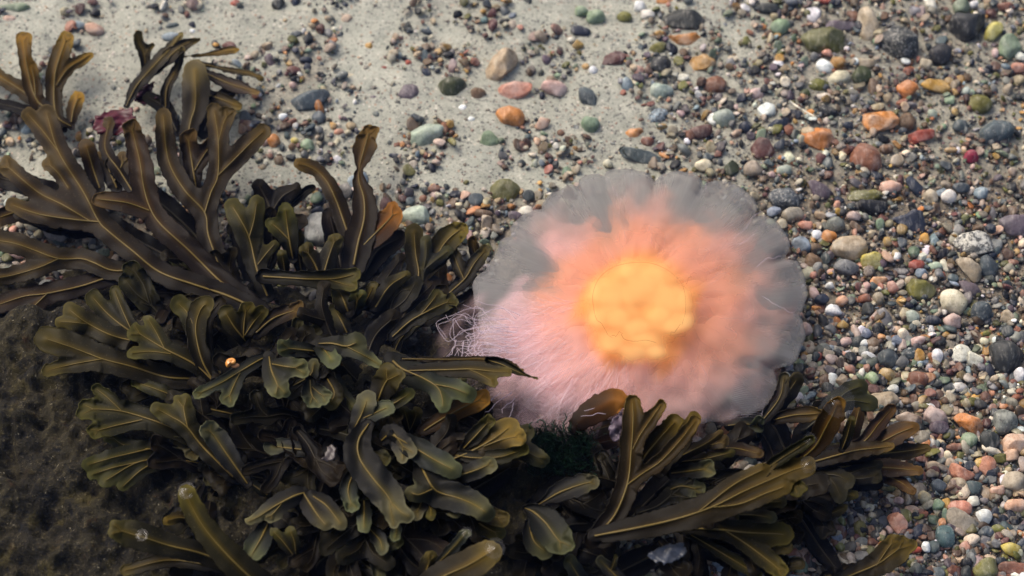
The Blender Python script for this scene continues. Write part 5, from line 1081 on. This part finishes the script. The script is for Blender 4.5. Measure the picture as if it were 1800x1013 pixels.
# snail with a coiled shell
p0 = at(408, 637, 0.058); mm = scale_at(p0)
sn = bpy.data.objects.new('snail', None); COL.objects.link(sn); sn.location = p0; sn.empty_display_size = .005
tag(sn, 'small glossy orange snail shell among the dark olive fronds', 'snail')
t_ = np.linspace(0, 2.6 * 2 * math.pi, 70); gr = np.exp(0.17 * (t_ - t_[-1]))
path = np.stack([gr * np.cos(t_), gr * np.sin(t_) * .8, (1 - gr) * .75], 1) * 6.4 * mm
path = path[:, :1] * np.array([.94, .34, 0]) + path[:, 1:2] * np.array([-.34, .94, 0]) + path[:, 2:] * np.array([0, -.35, .94])
V_, F_ = tube(path, gr * 7.0 * mm + 1e-5, 12); obj('shell', mesh_np('shell', V_, F_), simple('snail_shell', (.62, .26, .05), .25, .6), sn)
D, F = ICO3; body = D * np.array([8, 5, 3]) * mm + np.array([5 * mm, -4.5 * mm, -4 * mm]); obj('foot', mesh_np('foot', body, F), simple('snail_foot', (.20, .09, .03)), sn)
# thin pale splinter
V_, F_ = px_tube([(1387, 178), (1408, 192), (1431, 205)], (.010, .009), 2.6, 1.6, 5, .6)
o0 = at(1408, 192, .009)
tag(obj('splinter', mesh_np('splinter', V_ - o0, F_), simple('pale_splinter', (.60, .55, .42)), loc=o0), 'thin straight white splinter lying across the gravel', 'splinter')
# crimson alga
def leafy(name, label, cat, outline, zc, col, seed, amp=.004, trans=.35, group=None):
    q = np.array(outline, float); x0, y0 = q.min(0) - 4; x1, y1 = q.max(0) + 4
    gu, gv = np.meshgrid(np.arange(x0, x1, 2.0), np.arange(y0, y1, 2.0)); U, Vv = gu.ravel(), gv.ravel()
    d = pts_in_poly(U, Vv, outline).reshape(gu.shape) + 2.2 * snoise(gu, gv, seed, 16)
    ins = d > 0; I = np.arange(gu.size).reshape(gu.shape); F = np.stack([I[1:, :-1], I[1:, 1:], I[:-1, 1:], I[:-1, :-1]], -1)[ins[:-1, :-1] & ins[1:, 1:] & ins[1:, :-1] & ins[:-1, 1:]]
    us = np.unique(F); mp = np.zeros(gu.size, int); mp[us] = np.arange(len(us)); F = mp[F]; U, Vv = U[us], Vv[us]
    c0 = at(q[:, 0].mean(), q[:, 1].mean(), zc)
    W = at(U, Vv, zc + amp * snoise(U, Vv, seed + 1, 34) + amp * .4 * snoise(U, Vv, seed + 2, 13))
    o = obj(name, mesh_np(name, W - c0, F), simple(name, col, .4, .4, trans), loc=c0)
    md = o.modifiers.new('thickness', 'SOLIDIFY'); md.thickness = .0008; md.offset = 0
    return tag(o, label, cat, group)
leafy('red_alga', 'crimson sheet of red alga tucked behind the brown fronds', 'red alga', [(163, 232), (168, 205), (185, 196), (210, 192), (232, 188), (238, 205), (236, 232), (200, 240)], .020, (.075, .003, .012), 41, .0015)
leafy('red_alga', 'small wine dark alga scrap under the wispy grey seaweed', 'red alga', [(236, 178), (248, 150), (275, 140), (262, 170), (290, 168), (255, 186)], .014, (.05, .010, .02), 45)
leafy('shell_fragment', 'bluish white broken shell plate in the dark below the sweeping frond', 'shell', [(1136, 978), (1150, 966), (1170, 958), (1200, 952), (1209, 970), (1195, 986), (1165, 992), (1148, 988)], .050, (.04, .046, .062), 51, .0008, .2)
leafy('shell_fragment', 'pinkish torn shell scrap caught between the crinkled blades', 'shell', [(563, 806), (573, 790), (584, 776), (592, 792), (590, 806), (575, 814)], .066, (.06, .047, .045), 55, .001, .2)
leafy('jelly_scrap', 'pale violet shred of jelly hanging beside the rust brown leaf', 'jelly shred', [(1068, 765), (1074, 738), (1094, 722), (1098, 745), (1090, 772), (1078, 778)], .060, (.12, .09, .12), 58, .002, .4)
# green filament tuft
rs2 = np.random.RandomState(19); g0 = at(975, 790, .02)
tuft = bpy.data.objects.new('green_alga_tuft', None); COL.objects.link(tuft); tuft.location = g0; tuft.empty_display_size = .01
tag(tuft, 'dark green tuft of hair fine alga below the jellyfish fringe', 'green alga')
Vs, Fs, off = [], [], 0
M_GREEN = simple('green_alga', (.008, .030, .014), .5, .3, .3)
for i in range(900):
    bx, by = rs2.uniform(935, 1035), rs2.uniform(770, 850); a = rs2.uniform(-1.2, 1.2); ln = rs2.uniform(14, 34)
    c = [(bx, by), (bx + ln * .4 * math.sin(a), by - ln * .4), (bx + ln * .8 * math.sin(a) + rs2.uniform(-6, 6), by - ln * .75 + rs2.uniform(-4, 4)), (bx + ln * math.sin(a) + rs2.uniform(-10, 10), by - ln + rs2.uniform(-6, 8))]
    V_, F_ = px_tube(c, (.026, .042 + rs2.uniform(-.01, .010)), 1.0, .5, 3000 + i, 2)
    Vs.append(V_); Fs.append(F_ + off); off += len(V_)
tag(obj('filament_mass', mesh_np('filament_mass', np.vstack(Vs) - g0, np.vstack(Fs)), M_GREEN, tuft), kind='stuff')
for i, c in enumerate([[(992,760),(990,745),(996,735),(993,727)], [(974,755),(972,745),(976,738)], [(960,752),(957,742),(948,738),(944,744)], [(1000,756),(1004,746),(1000,740)], [(935,760),(930,748),(936,742)]]):
    V_, F_ = px_tube(c, (.05, .054), 1.4, .9, 3990 + i); obj('filament', mesh_np('filament', V_ - g0, F_), M_GREEN, tuft)

# ------------------------------------------------------------------ water: the clear body, and the dimpled skin round every tip that breaks it
WZ = 0.0765
t = NT('sea_water'); t.t.nodes.remove(t.t.nodes['Principled BSDF']) if 'Principled BSDF' in t.t.nodes else None
pv = t.t.nodes.new('ShaderNodeVolumePrincipled'); pv.inputs['Color'].default_value = (.20, .34, .80, 1); pv.inputs['Density'].default_value = 0.13
t.t.links.new(pv.outputs[0], t.out.inputs['Volume'])
bm = bmesh.new(); bmesh.ops.create_cube(bm, size=1.0)
for v in bm.verts: v.co = Vector((v.co.x * 5.0, v.co.y * 5.0, (WZ + 0.001) if v.co.z > 0 else -0.2))
me = bpy.data.meshes.new('sea_water'); bm.to_mesh(me); bm.free()
tag(obj('sea_water', me, t.m), 'shallow clear sea water', 'water', kind='stuff')
t = NT('water_skin'); fr = t.n('Fresnel', IOR=1.33); gl = t.n('BsdfGlossy', Roughness=0.06)
M_SKIN = t.done(t.n('MixShader', Fac=fr.outputs[0], i1=t.n('BsdfTransparent').outputs[0], i2=gl.outputs[0]).outputs[0])
for px, py, rad, h in [(329, 864, 15, 2.8), (250, 943, 11, 2.0), (870, 966, 18, 3.2), (820, 938, 10, 1.9), (1472, 707, 30, 3.0), (1424, 774, 12, 2.2), (1421, 819, 15, 2.6)]:
    rr_ = np.linspace(0, 1, 40); aa = np.linspace(0, 2 * math.pi, 48, endpoint=False); A, R = np.meshgrid(aa, rr_)
    c0 = at(px, py, WZ); m = scale_at(c0)
    x = R * np.cos(A) * rad * m; y = R * np.sin(A) * rad * m * 1.15
    zz = (h * np.exp(-(R / .34) ** 2) + .35 * np.cos(R * 22) * (1 - R) * sstep(.2, .4, R)) * m * sstep(1, .75, R) + 0.0012
    idx = np.arange(A.size).reshape(A.shape)
    F = np.stack([idx[:-1], idx[1:], np.roll(idx[1:], -1, 1), np.roll(idx[:-1], -1, 1)], -1).reshape(-1, 4)
    o = obj('rippled_water', mesh_np('rippled_water', np.stack([x.ravel(), y.ravel(), zz.ravel()], 1), F), M_SKIN, loc=c0)
    tag(o, 'ring of rippled water skin round a seaweed tip breaking the surface', 'water', kind='structure')
